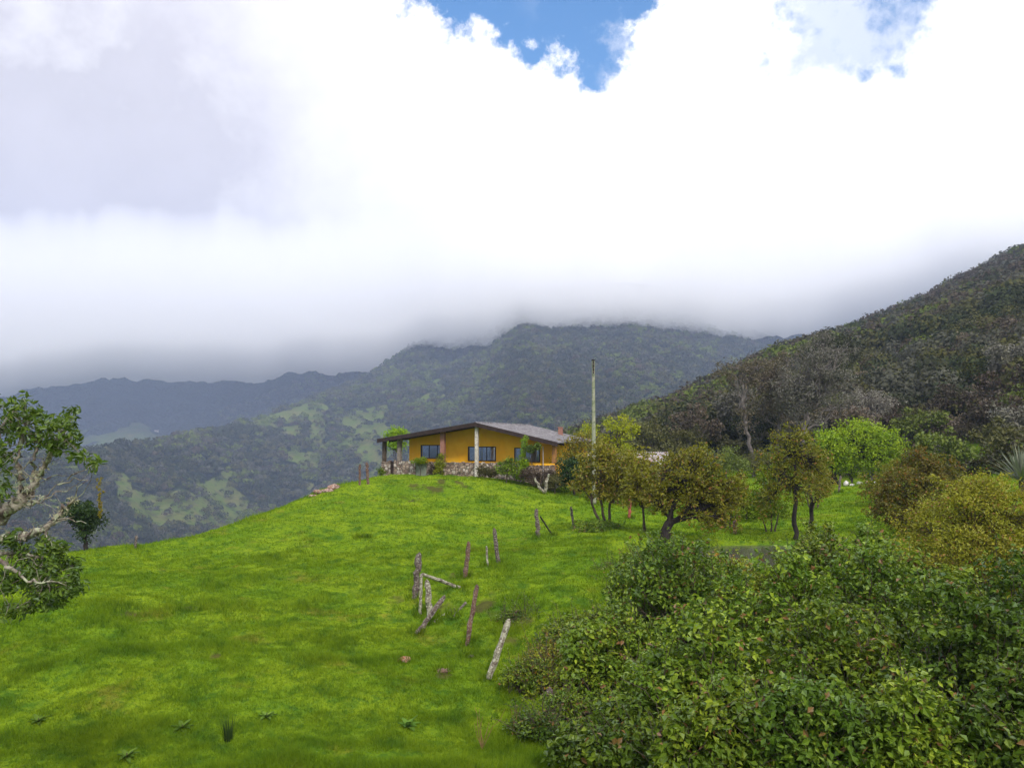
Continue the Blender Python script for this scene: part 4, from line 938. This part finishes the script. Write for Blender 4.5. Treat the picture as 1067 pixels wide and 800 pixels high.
# low outbuilding behind the trees
def shed():
    b = at(644, 484, 66); z0 = gz(b[0], b[1]); o = empty('tin_shed', (b[0], b[1], z0), 'long low shed with pale tin roof half hidden behind the small trees', 'shed', rz=R(-14))
    zt = at(652, 480, 66)[2] - z0; L = 3.7
    w = MB(); w.box(-L, L, 0, 0.12, -0.5, zt); w.box(-L, -L + .12, 0.122, 3.4, -0.5, zt); w.box(L - .12, L, 0.122, 3.4, -0.5, zt); w.box(-L + .122, L - .122, 3.3, 3.4, -0.5, zt + 0.5)
    w.build('wall', surf('whitewash', (0.34, 0.30, 0.27), (0.22, 0.19, 0.17), 2), o)
    r = MB(); n = 300; xs = np.linspace(-L - .3, L + .3, n); wv = 0.02 * np.sin(xs * 2 * PI / .2)
    V = np.array([[np.stack([xs, np.full(n, y), z + wv + dz], 1) for y, z in ((-0.4, zt - 0.05), (1.6, zt + 0.40), (3.7, zt + 0.62))] for dz in (0.05, 0.0)]); idx = np.arange(6 * n).reshape(2, 3, n)
    F = [np.stack([idx[k, :-1, :-1], idx[k, :-1, 1:], idx[k, 1:, 1:], idx[k, 1:, :-1]], -1).reshape(-1, 4) for k in (0, 1)] + [np.stack([idx[0, e, :-1], idx[0, e, 1:], idx[1, e, 1:], idx[1, e, :-1]], -1) for e in (0, 2)]
    r.add(V.reshape(-1, 3), np.vstack(F)); r.build('roof', surf('tin_roof', (0.34, 0.32, 0.32), (0.20, 0.18, 0.18), 1.5, 0.7, 0.1, c3=(0.34, 0.20, 0.14)), o)
    d = MB(); d.box(1.2, 2.1, -0.03, -0.003, -0.1, zt - 0.25); d.build('door', M['post_dark'], o)
    p = MB(); p.box(L - .35, L - .17, -0.4, -0.22, -0.5, zt - 0.04); p.build('porch_post', M['post_white'], o)
shed()

# plants along the stone wall
def wall_plant(px, py, Y, blobs, lm, label, seed, name='garden_shrub', cat='shrub', K=50, leaf=0.11, per=30, crad=0.22, bm='bark'):
    b = G(px, py, Y); plant(name, label, cat, b, [b, b + (0, 0, 0.5)], 0.03, [bl(x, y, Y, rx, rz) for x, y, rx, rz in blobs], K, leaf, LM[lm], M[bm], seed, per=per, crad=crad, stems='stem', crown='foliage')
wall_plant(459, 495, 50.2, [(459, 483, 5, 7), (456, 490, 5, 4), (461, 476, 3, 3)], 'yellow', 'light green creeper climbing the stone wall beside the red brick pillar', 60, K=46)
wall_plant(438, 495, 51.0, [(441, 480, 7, 2.5), (434, 481, 4, 2.5)], 'lime', 'green creeper trailing over the top of the gate', 61, K=30)
wall_plant(450, 496, 50.6, [(450, 490, 3.5, 6), (452, 495, 3, 3)], 'fbrown', 'brown dry shrub at the wall right of the gate', 62, K=26)
wall_plant(505, 497, 48.8, [(502, 490, 7, 6), (512, 492, 7, 5)], 'folive', 'dull olive shrub at the wall right of the white pillar', 63, K=46)
wall_plant(528, 501, 48.2, [(524, 488, 9, 8), (536, 490, 8, 8), (530, 482, 7, 5)], 'bramble', 'green shrub below the mossy pillar', 64, K=80)
wall_plant(545, 500, 48.4, [(545, 475, 3, 10), (546, 463, 3, 8), (545, 485, 6, 6), (543, 495, 5, 6)], 'lime', 'bright green creeper climbing the mossy pillar', 65, 'creeper', 'creeper', K=70)
wall_plant(556, 500, 48.2, [(552, 468, 5, 4), (558, 465, 5, 3)], 'bramble_dark', 'green hanging shrub in front of the right window', 66, K=34)
wall_plant(562, 508, 47.8, [(558, 497, 8, 7), (570, 498, 8, 8), (550, 493, 8, 7)], 'fbrown', 'brownish shrub at the foot of the right wall', 67, K=80)
wall_plant(578, 510, 47.2, [(580, 500, 9, 8), (572, 504, 6, 4)], 'folive', 'olive shrub at the wall corner beside the dark bush', 68, K=50)
wall_plant(399, 496, 51.6, [(397, 491, 3.5, 4)], 'bramble_dark', 'small dark plant at the left veranda corner', 69, K=16)
def pale_stems():
    b = G(566, 512, 46.8); o = empty('cut_tree', b, 'pale forked cut trunk in front of the brownish shrub', 'stump'); rng = np.random.default_rng(9)
    m1 = MB(); m1.tube(curve(b - (0, 0, .2), at(572, 494, 46.8), 0, rng, 6, .04), np.linspace(.11, .07, 6), 7, rng=rng, rough=.2); m1.build('trunk', M['bark_lichen'], o, b)
    m2 = MB(); m2.tube(curve(b - (0, 0, .1), at(557, 497, 46.8), 0, rng, 6, .04), np.linspace(.10, .06, 6), 7, rng=rng, rough=.2); m2.build('branch', M['bark_lichen'], o, b)
pale_stems()

# ------------------------------------------------------------------ utility pole
def pole():
    b = G(619, 508, 46); t = at(619, 376, 46); H = t[2] - b[2]
    o = empty('utility_pole', b, 'tall greenish concrete utility pole behind the small trees', 'utility pole')
    p = MB(); p.tube([(0, 0, -0.5), (0, 0, H * 0.5), (0, 0, H)], [0.13, 0.11, 0.085], 14); p.build('pole', surf('mossy_concrete', (0.24, 0.26, 0.17), (0.33, 0.32, 0.25), 2.5, c3=(0.17, 0.20, 0.12)), o, smooth=True)
    k = MB(); k.box(-0.03, 0.03, -0.16, -0.105, H - 0.75, H - 0.02); k.build('insulator_rack', M['bark_dark'], o)
    for z in (H - 0.62, H - 0.40, H - 0.18):
        i = MB(); i.tube([(0, -0.2, z - .05), (0, -0.2, z - .02), (0, -0.2, z + .02), (0, -0.2, z + .05)], [0.05, 0.03, 0.03, 0.05], 10); i.build('insulator', surf('brown_glaze', (0.10, 0.05, 0.04), (0.07, 0.04, 0.03), 5, 0.3), o)
    c = MB(); c.tube([(0, 0, H + .002), (0, 0, H + 0.08)], [0.115, 0.09], 12); c.build('cap', M['bark_dark'], o)
pole()

# ------------------------------------------------------------------ fence posts and sticks
POSTG = 'old weathered fence posts and sticks'
def stick(name, label, cat, base, top, r, m_, seed, Y, Yt=None, sink=0.3, group=POSTG):
    rng = np.random.default_rng(seed); b = ghit(base[0], base[1]); Yd = b[1]; t = at(top[0], top[1], Yd + (Yt or Y) - Y)
    # keep the foot on the ground and the top at its height
    mb = MB(); d = nrm((t - b)[None])[0]; n = 12; P = np.linspace(b - d * sink, t, n); P[1:-1] += rng.normal(size=(n - 2, 3)) * r * 0.14
    rad = r * (1 + 0.07 * rng.normal(size=n)).clip(0.8, 1.2); rad[-1] *= 0.75
    mb.tube(P, rad, 9, rng=rng, rough=0.18); 
    if cat == 'fence post':
        q = P[-1] + d * r * 0.6; mb.tube([P[-1] - d * .02, q], [rad[-1] * 0.8, rad[-1] * 0.25], 7, rng=rng, rough=0.4)
    o = mb.build(name, M[m_], None, b, smooth=False); o.location = b
    return tag(o, label, cat, group)
for i, (nm, lb, ct, ba, tp, r, mm, Y, Yt) in enumerate([
  ('fence_post', 'thick lichen-white post leaning right, nearest to the thicket', 'fence post', (509, 707), (530, 646), 0.072, 'post_lichen', 18.0, 18.3),
  ('fence_post', 'bare reddish post leaning right between the crossed sticks and the lichen-white post', 'fence post', (487, 671), (497, 610), 0.062, 'post_red', 20.5, 20.7),
  ('fence_post', 'brown stick leaning far over in front of the short lichen-covered post', 'fence post', (435, 659), (463, 621), 0.065, 'post_dark', 21.0, 21.3),
  ('fence_post', 'short lichen-spotted post with a dark side behind the leaning stick', 'fence post', (448, 641), (445, 605), 0.085, 'post_lichen', 22.3, 22.3),
  ('fence_post', 'thick dark upright post at the left end of the pale fallen log', 'fence post', (432, 623), (437, 577), 0.095, 'post_dark', 24.0, 24.0),
  ('fence_post', 'thin whitish post standing close against the thick dark post', 'fence post', (438, 640), (439, 598), 0.042, 'post_lichen', 22.4, 22.5),
  ('fallen_log', 'pale lichen-covered log lying between the thick dark post and the grass', 'log', (479, 612), (440, 598), 0.05, 'post_lichen', 23.2, 22.2),
  ('fallen_stick', 'short pale stick lying in the grass right of the leaning brown stick', 'stick', (452, 649), (466, 640), 0.04, 'post_lichen', 21.8, 22.3),
  ('fallen_stick', 'short dark stick lying in the grass left of the reddish post', 'stick', (472, 643), (485, 631), 0.045, 'post_dark', 22.0, 22.6),
  ('fence_post', 'reddish brown upright post behind the pale fallen log', 'fence post', (485, 601), (488, 565), 0.075, 'post_red', 26.5, 26.5),
  ('fence_post', 'very thin pale stake left of the grey leaning post', 'fence post', (508, 590), (507, 569), 0.035, 'post_lichen', 27.5, 27.5),
  ('fence_post', 'grey post leaning slightly left beside the very thin pale stake', 'fence post', (519, 587), (515, 551), 0.07, 'post_dark', 28.2, 28.2),
  ('fence_post', 'stout grey-brown post with a brace on the slope below the house', 'fence post', (561, 560), (559, 531), 0.09, 'post_dark', 34.0, 34.0),
  ('fence_post', 'thin dark brace leaning against the stout grey-brown post', 'fence post', (575, 557), (563, 538), 0.035, 'bark_dark', 34.2, 34.0),
  ('fence_post', 'slim pale grey post left of the small crooked tree', 'fence post', (598, 551), (595, 528), 0.06, 'post_dark', 38.0, 38.0),
  ('fence_post', 'red painted post beyond the slender brownish tree', 'fence post', (656, 540), (656, 517), 0.085, 'post_paint_red', 41.0, 41.0),
  ('fence_post', 'lone grey post on the crest of the hill at the left', 'fence post', (141, 571), (142, 558), 0.055, 'post_dark', 34.5, 34.5),
  ('fence_post', 'thin grey post in the far meadow in front of the lime tree', 'fence post', (874, 513), (876, 496), 0.07, 'post_dark', 55.0, 55.0),
  ('fence_post', 'white painted post at the far edge of the meadow', 'fence post', (797, 516), (797, 503), 0.12, 'post_white', 58.0, 58.0),
  ('fence_post', 'pinkish stump-like post on the far bank of the pond', 'fence post', (766, 556), (766, 542), 0.10, 'post_red', 33.6, 33.6),
  ('fence_post', 'thin reddish post just left of the veranda', 'fence post', (383, 497), (382, 482), 0.06, 'post_red', 51.0, 51.0),
  ('fence_post', 'thin reddish post standing farthest left of the veranda', 'fence post', (375, 498), (375, 484), 0.05, 'post_red', 51.0, 51.0),
  ('fence_post', 'grey stump inside the sprawling shrub at the thicket edge', 'fence post', (573, 750), (573, 718), 0.075, 'post_dark', 15.0, 15.0),
  ('fence_post', 'thick weathered post half hidden at the bottom edge of the thicket', 'fence post', (782, 800), (780, 765), 0.08, 'post_dark', 12.3, 12.3),
  ]):
    sink = 0.05 if ct != 'fence post' else 0.3
    if nm == 'fallen_stick':
        b = ghit(*ba); t = ghit(*tp); t[2] = gz(t[0], t[1]) + 0.06
        mb = MB(); rg = np.random.default_rng(i); P = np.linspace(b + (0, 0, .03), t, 6); mb.tube(P, r * (1 + .15 * rg.normal(size=6)), 7, rng=rg, rough=.2)
        o = mb.build(nm, M[mm], None, b); o.location = b; tag(o, lb, ct, POSTG); continue
    stick(nm, lb, ct, ba, tp, r, mm, 300 + i, Y, Yt, sink)

# ------------------------------------------------------------------ big tree reaching in from the left
def left_tree():
    Y = 9.0; rng = np.random.default_rng(77)
    p = lambda x, y, dy=0: at(x, y, Y + dy)
    base = G(-150, 700, Y); o = empty('lichen_branch_tree', base, 'lichen-covered tree with leathery leaves reaching in from the left edge', 'tree')
    tr = MB(); cr = MB()
    def limb(pts, r0, r1, wig=0.015):
        pts = np.array(pts); t = np.linspace(0, len(pts) - 1, len(pts) * 5 - 4); P = np.stack([np.interp(t, np.arange(len(pts)), pts[:, i]) for i in range(3)], 1)
        P[1:-1] += rng.normal(size=P[1:-1].shape) * wig; tr.tube(P, 0.85 * np.linspace(r0, r1, len(P)) * (1 + 0.12 * rng.normal(size=len(P))), 8, rng=rng, rough=0.2); return P
    L = []
    L.append(limb([base - (0, 0, .3), p(-145, 640), p(-120, 590), p(-90, 560)], 0.20, 0.13))
    L.append(limb([p(-90, 560), p(-50, 552), p(-15, 545), p(8, 533), p(20, 523), p(30, 514)], 0.12, 0.075))
    L.append(limb([p(30, 514), p(38, 500), p(47, 486), p(56, 470), p(64, 457)], 0.05, 0.02))
    L.append(limb([p(22, 522), p(20, 500), p(19, 480), p(23, 455), p(25, 440)], 0.045, 0.015))
    L.append(limb([p(27, 518), p(34, 498), p(36, 478), p(40, 460)], 0.03, 0.012))
    L.append(limb([p(-90, 560), p(-40, 565), p(0, 561), p(20, 561), p(36, 554), p(50, 549), p(58, 541), p(67, 530), p(77, 521)], 0.07, 0.022))
    L.append(limb([p(18, 528), p(28, 527), p(40, 523)], 0.03, 0.018))
    L.append(limb([p(-60, 575), p(-20, 578), p(10, 576), p(25, 577), p(39, 580)], 0.035, 0.018))
    L.append(limb([p(-90, 560), p(-30, 575, -.3), p(5, 587, -.3), p(22, 600, -.3), p(40, 607, -.3), p(60, 606, -.3)], 0.04, 0.008))
    L.append(limb([p(-90, 560), p(-70, 500), p(-50, 450), p(-20, 425)], 0.09, 0.03))
    L.append(limb([p(-20, 540), p(-14, 500), p(-5, 470), p(0, 445)], 0.05, 0.015))
    L.append(limb([p(50, 549), p(48, 570), p(45, 590), p(50, 610)], 0.015, 0.006))
    up = [(-40, 430), (-25, 450), (-12, 438), (3, 446), (8, 434), (16, 440), (22, 428), (29, 421), (31, 436), (37, 447), (44, 437), (41, 458), (50, 447), (56, 455), (60, 441), (66, 447), (71, 430), (73, 440), (77, 452), (68, 462), (12, 456), (22, 455), (30, 462), (3, 462), (-8, 470), (5, 476), (-15, 490), (0, 500), (4, 520), (-10, 515), (60, 468), (0, 424), (12, 424), (50, 463), (84, 475), (99, 481), (36, 430), (78, 462), (18, 447), (54, 440), (6, 488)]
    lo = [(8, 610), (4, 600), (18, 598), (26, 588), (40, 578), (30, 612), (38, 622), (46, 600), (52, 588), (60, 578), (58, 600), (66, 592), (72, 605), (76, 588), (66, 615), (55, 622), (44, 612), (35, 633), (48, 630), (62, 628), (70, 622), (14, 632), (22, 636), (8, 636), (80, 600), (24, 604), (48, 570), (38, 590), (66, 570), (32, 600), (55, 612), (78, 614), (18, 572), (12, 560), (45, 562)]
    pts = np.vstack(L)
    for k, (q, dd, nn, sp) in enumerate([(up, 0.45, 26, 0.13), (lo, 0.30, 22, 0.12)]):
        for (x, y) in q:
            for rep in range(3):
                c = p(x + rng.normal() * 3.2, y + rng.normal() * 3.0, (rng.random() - .5) * dd * 2)
                s = pts[np.argmin(np.linalg.norm(pts - c, axis=1) + rng.random(len(pts)) * .25)]
                tr.tube(curve(s, c, 0.02, rng, 5, 0.07), np.linspace(0.006, 0.0025, 5), 4, cap=False)
                leaves(cr, [c], sp * 0.75, nn * (0.55 if k == 0 else 0.8), 0.085, rng, up=0.35, wide=0.42, jit=0.3)
    # bare grey twigs
    for k in range(46):
        s = pts[rng.integers(len(pts))]; e = s + rng.normal(size=3) * (0.22, 0.2, 0.2) + (0.1, 0, 0.05)
        tr.tube(curve(s, e, 0.05, rng, 5, 0.1), np.linspace(0.007, 0.002, 5), 4, cap=False)
    for (a, b_) in [((67, 530), (92, 500)), ((60, 541), (90, 545)), ((45, 520), (80, 505)), ((40, 523), (66, 500)), ((52, 548), (78, 538)), ((36, 500), (70, 495)), ((64, 457), (86, 474)), ((70, 500), (98, 483)), ((60, 505), (92, 500))]:
        tr.tube(curve(p(*a), p(*b_), 0.05, rng, 7, 0.06), np.linspace(0.010, 0.003, 7), 4, cap=False)
    # moss tufts hanging from the limbs
    ms = MB(); sel = np.vstack([L[1], L[5], L[7], L[2], L[3]])
    leaves(ms, sel[rng.integers(0, len(sel), 90)], 0.07, 16, 0.035, rng, up=0.0, droop=0.8, wide=0.35)
    tr.build('trunk', M['bark_lichen'], o, base, smooth=True); cr.build('crown', LM['glossy'], o, base)
    ms.build('hanging_moss', leafmat('pale_moss', (0.26, 0.26, 0.15), (0.40, 0.38, 0.26), (0.22, 0.20, 0.13), gloss=0.0), o, base)
left_tree()

# ------------------------------------------------------------------ agave
def blades(mb, b, n, L, w, rng, tilt=(0.2, 1.2), bend=0.25, seg=6):
    for i in range(n):
        a = i * 2.39996 + rng.random() * .3; t = tilt[0] + (tilt[1] - tilt[0]) * (i / n) + 0.08 * rng.normal(); l = L * (0.8 + 0.35 * rng.random())
        s = np.linspace(0, 1, seg); dr = np.array([math.cos(a), math.sin(a), 0]); P = b + np.outer(s * math.sin(t) * l, dr) + np.outer(s * math.cos(t) * l - bend * l * s ** 2 * math.sin(t), [0, 0, 1])
        sd = np.cross(dr, [0, 0, 1]); ww = w * np.array([0.6, 0.9, 1.0, 0.85, 0.5, 0.03][:seg] if seg == 6 else np.linspace(1, .03, seg))
        V = np.concatenate([P + sd * ww[:, None] * .5 + np.array([0, 0, .02]), P, P - sd * ww[:, None] * .5 + np.array([0, 0, .02])]); j = np.arange(seg - 1)
        mb.add(V, np.vstack([np.stack([j, j + 1, j + 1 + seg, j + seg], 1), np.stack([j + seg, j + 1 + seg, j + 1 + 2 * seg, j + 2 * seg], 1)]))
def agave():
    b = G(1066, 502, 38); b[2] = max(b[2], at(1066, 508, 38)[2]); rng = np.random.default_rng(8)
    o = empty('agave', b, 'large grey-green agave with sword leaves at the right edge', 'agave')
    m_ = leafmat('agave_leaf', (0.19, 0.22, 0.15), (0.32, 0.34, 0.25), (0.21, 0.24, 0.17), trans=0.08, gloss=0.3)
    l = MB(); blades(l, np.array([0, 0, 0.25]), 85, 1.75, 0.13, rng, (0.12, 1.25), 0.12); l.build('leaf_rosette', m_, o)
    t = MB(); t.tube([(0, 0, -0.8), (0, 0, 0.3)], [0.2, 0.16], 9, rng=rng, rough=.2); t.build('trunk', M['bark'], o)
agave()

# ------------------------------------------------------------------ boulders, clods, small plants
def rock(name, label, cat, px, py, Y, sx, sz, m_, seed, group=None, sy=None, n=1, spread=0.0, lift=0.12):
    b = ghit(px, py) if py > 530 else G(px, py, Y); rng = np.random.default_rng(seed); mb = MB()
    for k in range(n):
        u = np.linspace(0, PI, 12); v = np.linspace(0, 2 * PI, 18, endpoint=False); U, Vv = np.meshgrid(u, v, indexing='ij')
        d = np.stack([np.sin(U) * np.cos(Vv), np.sin(U) * np.sin(Vv), np.cos(U)], -1)
        q = noise2(d[..., 0] * 1.7 + 9 + seed + k, d[..., 1] * 1.7 + d[..., 2] * 2.1 + 5, seed + k, 3)
        s = (1 if n == 1 else (0.5 + 0.5 * rng.random()))
        ofs = rng.normal(size=3) * (spread, spread * 0.5, 0) if k else np.zeros(3); ofs[2] = gz(b[0] + ofs[0], b[1] + ofs[1]) - b[2] + sz * s * lift
        Vx = d * (1 + 0.35 * q)[..., None] * np.array([sx, sy or sx * .8, sz]) * s + ofs
        idx = np.arange(12 * 18).reshape(12, 18); nx = np.roll(idx, -1, 1); mb.add(Vx.reshape(-1, 3), np.stack([idx[:-1], nx[:-1], nx[1:], idx[1:]], -1).reshape(-1, 4)[:, ::-1])
    o = mb.build(name, m_, smooth=True); o.location = b; return tag(o, label, cat, group)
m_wr = surf('white_stone', (0.60, 0.58, 0.54), (0.38, 0.36, 0.33), 3); m_gr = surf('grey_stone', (0.34, 0.35, 0.28), (0.22, 0.23, 0.18), 3)
rock('boulder', 'largest white boulder in front of the lime tree', 'boulder', 882, 500, 57, 0.22, 0.32, m_wr, 1)
rock('boulder', 'low white boulder touching the largest one on its right', 'boulder', 888, 501, 56.6, 0.26, 0.15, m_wr, 2)
rock('boulder', 'greenish grey boulder between the white ones', 'boulder', 896, 501, 57, 0.22, 0.26, m_gr, 3)
rock('boulder', 'small white boulder right of the greenish grey one', 'boulder', 904, 501, 57, 0.16, 0.24, m_wr, 4)
rock('boulder', 'smallest white boulder beside the brownish bush', 'boulder', 911, 502, 57, 0.15, 0.16, m_wr, 5)
m_rr = surf('reddish_rock', (0.30, 0.17, 0.12), (0.16, 0.10, 0.08), 4, c3=(0.42, 0.33, 0.28))
rock('rock', 'reddish rock showing on the hill crest left of the house', 'rock', 348, 506, 45.2, 0.40, 0.20, m_rr, 11)
rock('rock', 'long broken reddish rock on the crest, lower down the slope', 'rock', 333, 514, 44.4, 0.40, 0.16, m_rr, 12, n=4, spread=0.45)
rock('clod', 'orange-red broken clay lump lying in the pasture', 'clay lump', 420, 689, 18.3, 0.14, 0.10, surf('red_clay', (0.42, 0.14, 0.07), (0.30, 0.16, 0.12), 9, c3=(0.45, 0.32, 0.28)), 13, n=2, spread=0.07)
rock('stone', 'flat pinkish brown stone in the grass right of the clay lump', 'stone', 462, 699, 17.9, 0.18, 0.05, surf('pink_stone', (0.22, 0.13, 0.10), (0.15, 0.09, 0.07), 9), 14)
rock('stone', 'dark stone near the foot of the reddish post', 'stone', 491, 685, 19, 0.09, 0.06, M['post_dark'], 15)
rock('broken_stump', 'orange-brown rotten stump at the bottom edge of the thicket', 'stump', 584, 786, 13.6, 0.11, 0.2, surf('rotten_wood', (0.40, 0.16, 0.06), (0.20, 0.08, 0.04), 12, c3=(0.5, 0.3, 0.18)), 16, n=3, spread=0.12)

def weed(px, py, Y, s, label, seed, n=11):
    b = ghit(px, py); rng = np.random.default_rng(seed); o = empty('broadleaf_weed', b, label, 'weed'); m1 = MB()
    blades(m1, np.array([0, 0, 0.03]), n, s, s * 0.42, rng, (0.8, 1.5), 0.3); m1.build('leaf_rosette', LMW, o)
    m2 = MB(); m2.tube([(0, 0, -0.05), (0, 0, 0.09)], [0.012, 0.008], 6); m2.build('stem', M['bark'], o)
LMW = leafmat('weed_leaf', (0.08, 0.165, 0.02), (0.16, 0.26, 0.04), (0.11, 0.20, 0.03), trans=0.25, gloss=0.2)
for i, (px, py, Y, s, lb) in enumerate([(425, 758, 14.7, 0.26, 'largest broad-leaved weed in the pasture near the bottom middle'), (40, 753, 14.8, 0.20, 'broad-leaved weed in the bottom left of the pasture'),
    (190, 760, 14.6, 0.22, 'broad-leaved weed left of the dark rush tuft'), (278, 748, 15.0, 0.20, 'broad-leaved weed right of the dark rush tuft'), (132, 790, 13.4, 0.20, 'pale broad-leaved weed at the bottom edge left of the middle'),
    ]):
    weed(px, py, Y, s, lb, 400 + i)
def rush(px, py, Y, L, label, seed, n=90, mm='fgreen'):
    b = ghit(px, py); rng = np.random.default_rng(seed); o = empty('rush_tuft', b, label, 'rush'); m1 = MB()
    for k in range(n):
        a = rng.random() * 6.28; q = 0.07 * rng.random() ** .5; t = 0.24 * rng.normal(); l = L * (0.6 + 0.45 * rng.random()); p0 = np.array([math.cos(a) * q, math.sin(a) * q, -.02])
        e = p0 + np.array([math.cos(a) * abs(t), math.sin(a) * abs(t), 1]) * l; s = np.array([-math.sin(a), math.cos(a), 0]) * .006
        m1.add([p0 - s, p0 + s, e], [(0, 1, 2)])
    m1.build('blades', LM['dark'] if mm == 'dark' else LM['bramble_dark'], o)
rush(238, 771, 14.1, 0.50, 'dark upright rush tuft in the lower left pasture', 420, mm='dark')
rush(232, 632, 22.4, 0.22, 'small dark rush tuft in the middle of the left pasture', 421, 50)
def stalks(px, py, Y, L, label, seed):
    b = G(px, py, Y); rng = np.random.default_rng(seed); o = empty('dry_stalks', b, label, 'stalk'); m1 = MB()
    for k in range(7): m1.tube(curve(np.zeros(3), np.array([0.12 * rng.normal() + .05, .1 * rng.normal(), L * (.6 + .5 * rng.random())]), .02, rng, 5, .03), np.linspace(.007, .003, 5), 4)
    m1.build('stems', surf('dry_stalk', (0.26, 0.16, 0.06), (0.16, 0.10, 0.04), 6), o)
stalks(502, 778, 14.0, 0.65, 'thin dry brown stalks in the grass left of the thicket', 430)
stalks(536, 760, 14.6, 0.5, 'thin reddish dead stalks at the edge of the low shrubs', 431)
stalks(652, 580, 26, 0.9, 'tall dry stalk standing above the far bramble bush', 432)

# far white cottage on the valley slope
def cottage(px, py, s, label):
    h = hit(px, py, 420); o = empty('cottage', (h[0], h[1], h[2] - .3), label, 'house', rz=0.5)
    w = MB(); w.box(-s, s, -s * .6, s * .6, -1.5, s * .75); w.build('wall', surf('white_wall', (0.78, 0.75, 0.7), (0.6, 0.57, 0.52), .5), o)
    r = MB(); e = s * 1.15; z = s * .752; V = [(-e, -s * .75, z - .2), (e, -s * .75, z - .2), (e, 0, z + s * .4), (-e, 0, z + s * .4), (-e, s * .75, z - .2), (e, s * .75, z - .2)]
    V += [(a, b, c - .15) for a, b, c in V]; r.add(V, [(0,1,2,3),(3,2,5,4),(9,8,7,6),(10,11,8,9),(0,6,7,1),(4,5,11,10)]); r.build('roof', surf('rust_tin', (0.42, 0.30, 0.24), (0.5, 0.45, 0.42), .5), o)
    d = MB(); d.box(-.5, .5, -s * .6 - .05, -s * .6 - .005, -1.0, s * .5); d.build('door', M['post_dark'], o)
cottage(163, 450, 4.2, 'tiny white cottage at the edge of the clearing on the far valley slope')

# ------------------------------------------------------------------ grass
def grass():
    rng = np.random.default_rng(21); mb = MB()
    m, N = mat('grass_blade'); g = N.n('ShaderNodeNewGeometry'); c = grass_color(N, (g, 'Random Per Island'))
    d = N.n('ShaderNodeBsdfDiffuse', ins={0: c}); t = N.n('ShaderNodeBsdfTranslucent', ins={0: c})
    N.n('ShaderNodeOutputMaterial', ins={0: N.n('ShaderNodeMixShader', ins={0: 0.35, 1: d, 2: t})})
    for r0, r1, n, hh, ww in [(11.5, 16, 230000, 0.075, 0.010), (16, 22, 200000, 0.08, 0.014), (22, 32, 190000, 0.085, 0.020), (32, 62, 190000, 0.09, 0.034)]:
        r = np.sqrt(r0 ** 2 + (r1 ** 2 - r0 ** 2) * rng.random(n)); a = -0.66 + 1.30 * rng.random(n)
        x, y = r * np.sin(a), r * np.cos(a)
        k = (pond_d(x, y) > 0.98) | (np.hypot(x - POND_C[0], y - POND_C[1]) > 12); k &= ~((y > 49) & (x > -8.6) & (x < 5)); k &= (soil(x, y) < 0.3 + 0.5 * rng.random(n))
        x, y = x[k], y[k]; n = len(x); z = height(x, y) - 0.01
        tf = noise2(x * 2.2, y * 2.2, 33, 3); big = np.clip(noise2(x * 0.7, y * 0.7, 34, 3) * 3 - 0.9, 0, 1)
        h = hh * (0.5 + 0.8 * rng.random(n)) * (1 + 0.9 * tf + 1.7 * big)
        lean = rng.normal(size=(n, 2)) * 0.55; ang = rng.random(n) * 2 * PI
        w = ww * (0.6 + 0.8 * rng.random(n)); s = np.stack([np.cos(ang), np.sin(ang), 0 * ang], 1) * w[:, None] * .5
        b = np.stack([x, y, z], 1); tip = b + np.stack([lean[:, 0] * h, lean[:, 1] * h, h], 1)
        V = np.stack([b - s, b + s, tip], 1).reshape(-1, 3); mb.add(V, np.arange(3 * n).reshape(n, 3))
    # longer grass added round the posts, stones and stems for contact shadow
    bs = [o.location.copy() for o in C.objects if o.parent is None and o.get('category') in ('fence post', 'stick', 'log', 'boulder', 'rock', 'stone', 'clay lump', 'stump', 'utility pole') and math.hypot(o.location.x, o.location.y) < 62]
    for b0 in bs:
        n = 90; rad = 0.28; q = rng.random(n) ** .6 * rad; an = rng.random(n) * 2 * PI; x = b0.x + q * np.cos(an); y = b0.y + q * np.sin(an); z = height(x, y) - 0.01
        h = 0.20 * (0.5 + 0.9 * rng.random(n)); w = 0.010 + 0.0005 * b0.y; s = np.stack([np.cos(an), np.sin(an), 0 * an], 1) * w
        b = np.stack([x, y, z], 1); tip = b + np.stack([rng.normal(size=n) * .4 * h, rng.normal(size=n) * .4 * h, h], 1)
        mb.add(np.stack([b - s, b + s, tip], 1).reshape(-1, 3), np.arange(3 * n).reshape(n, 3))
    o = mb.build('grass', m); tag(o, kind='stuff')
grass()
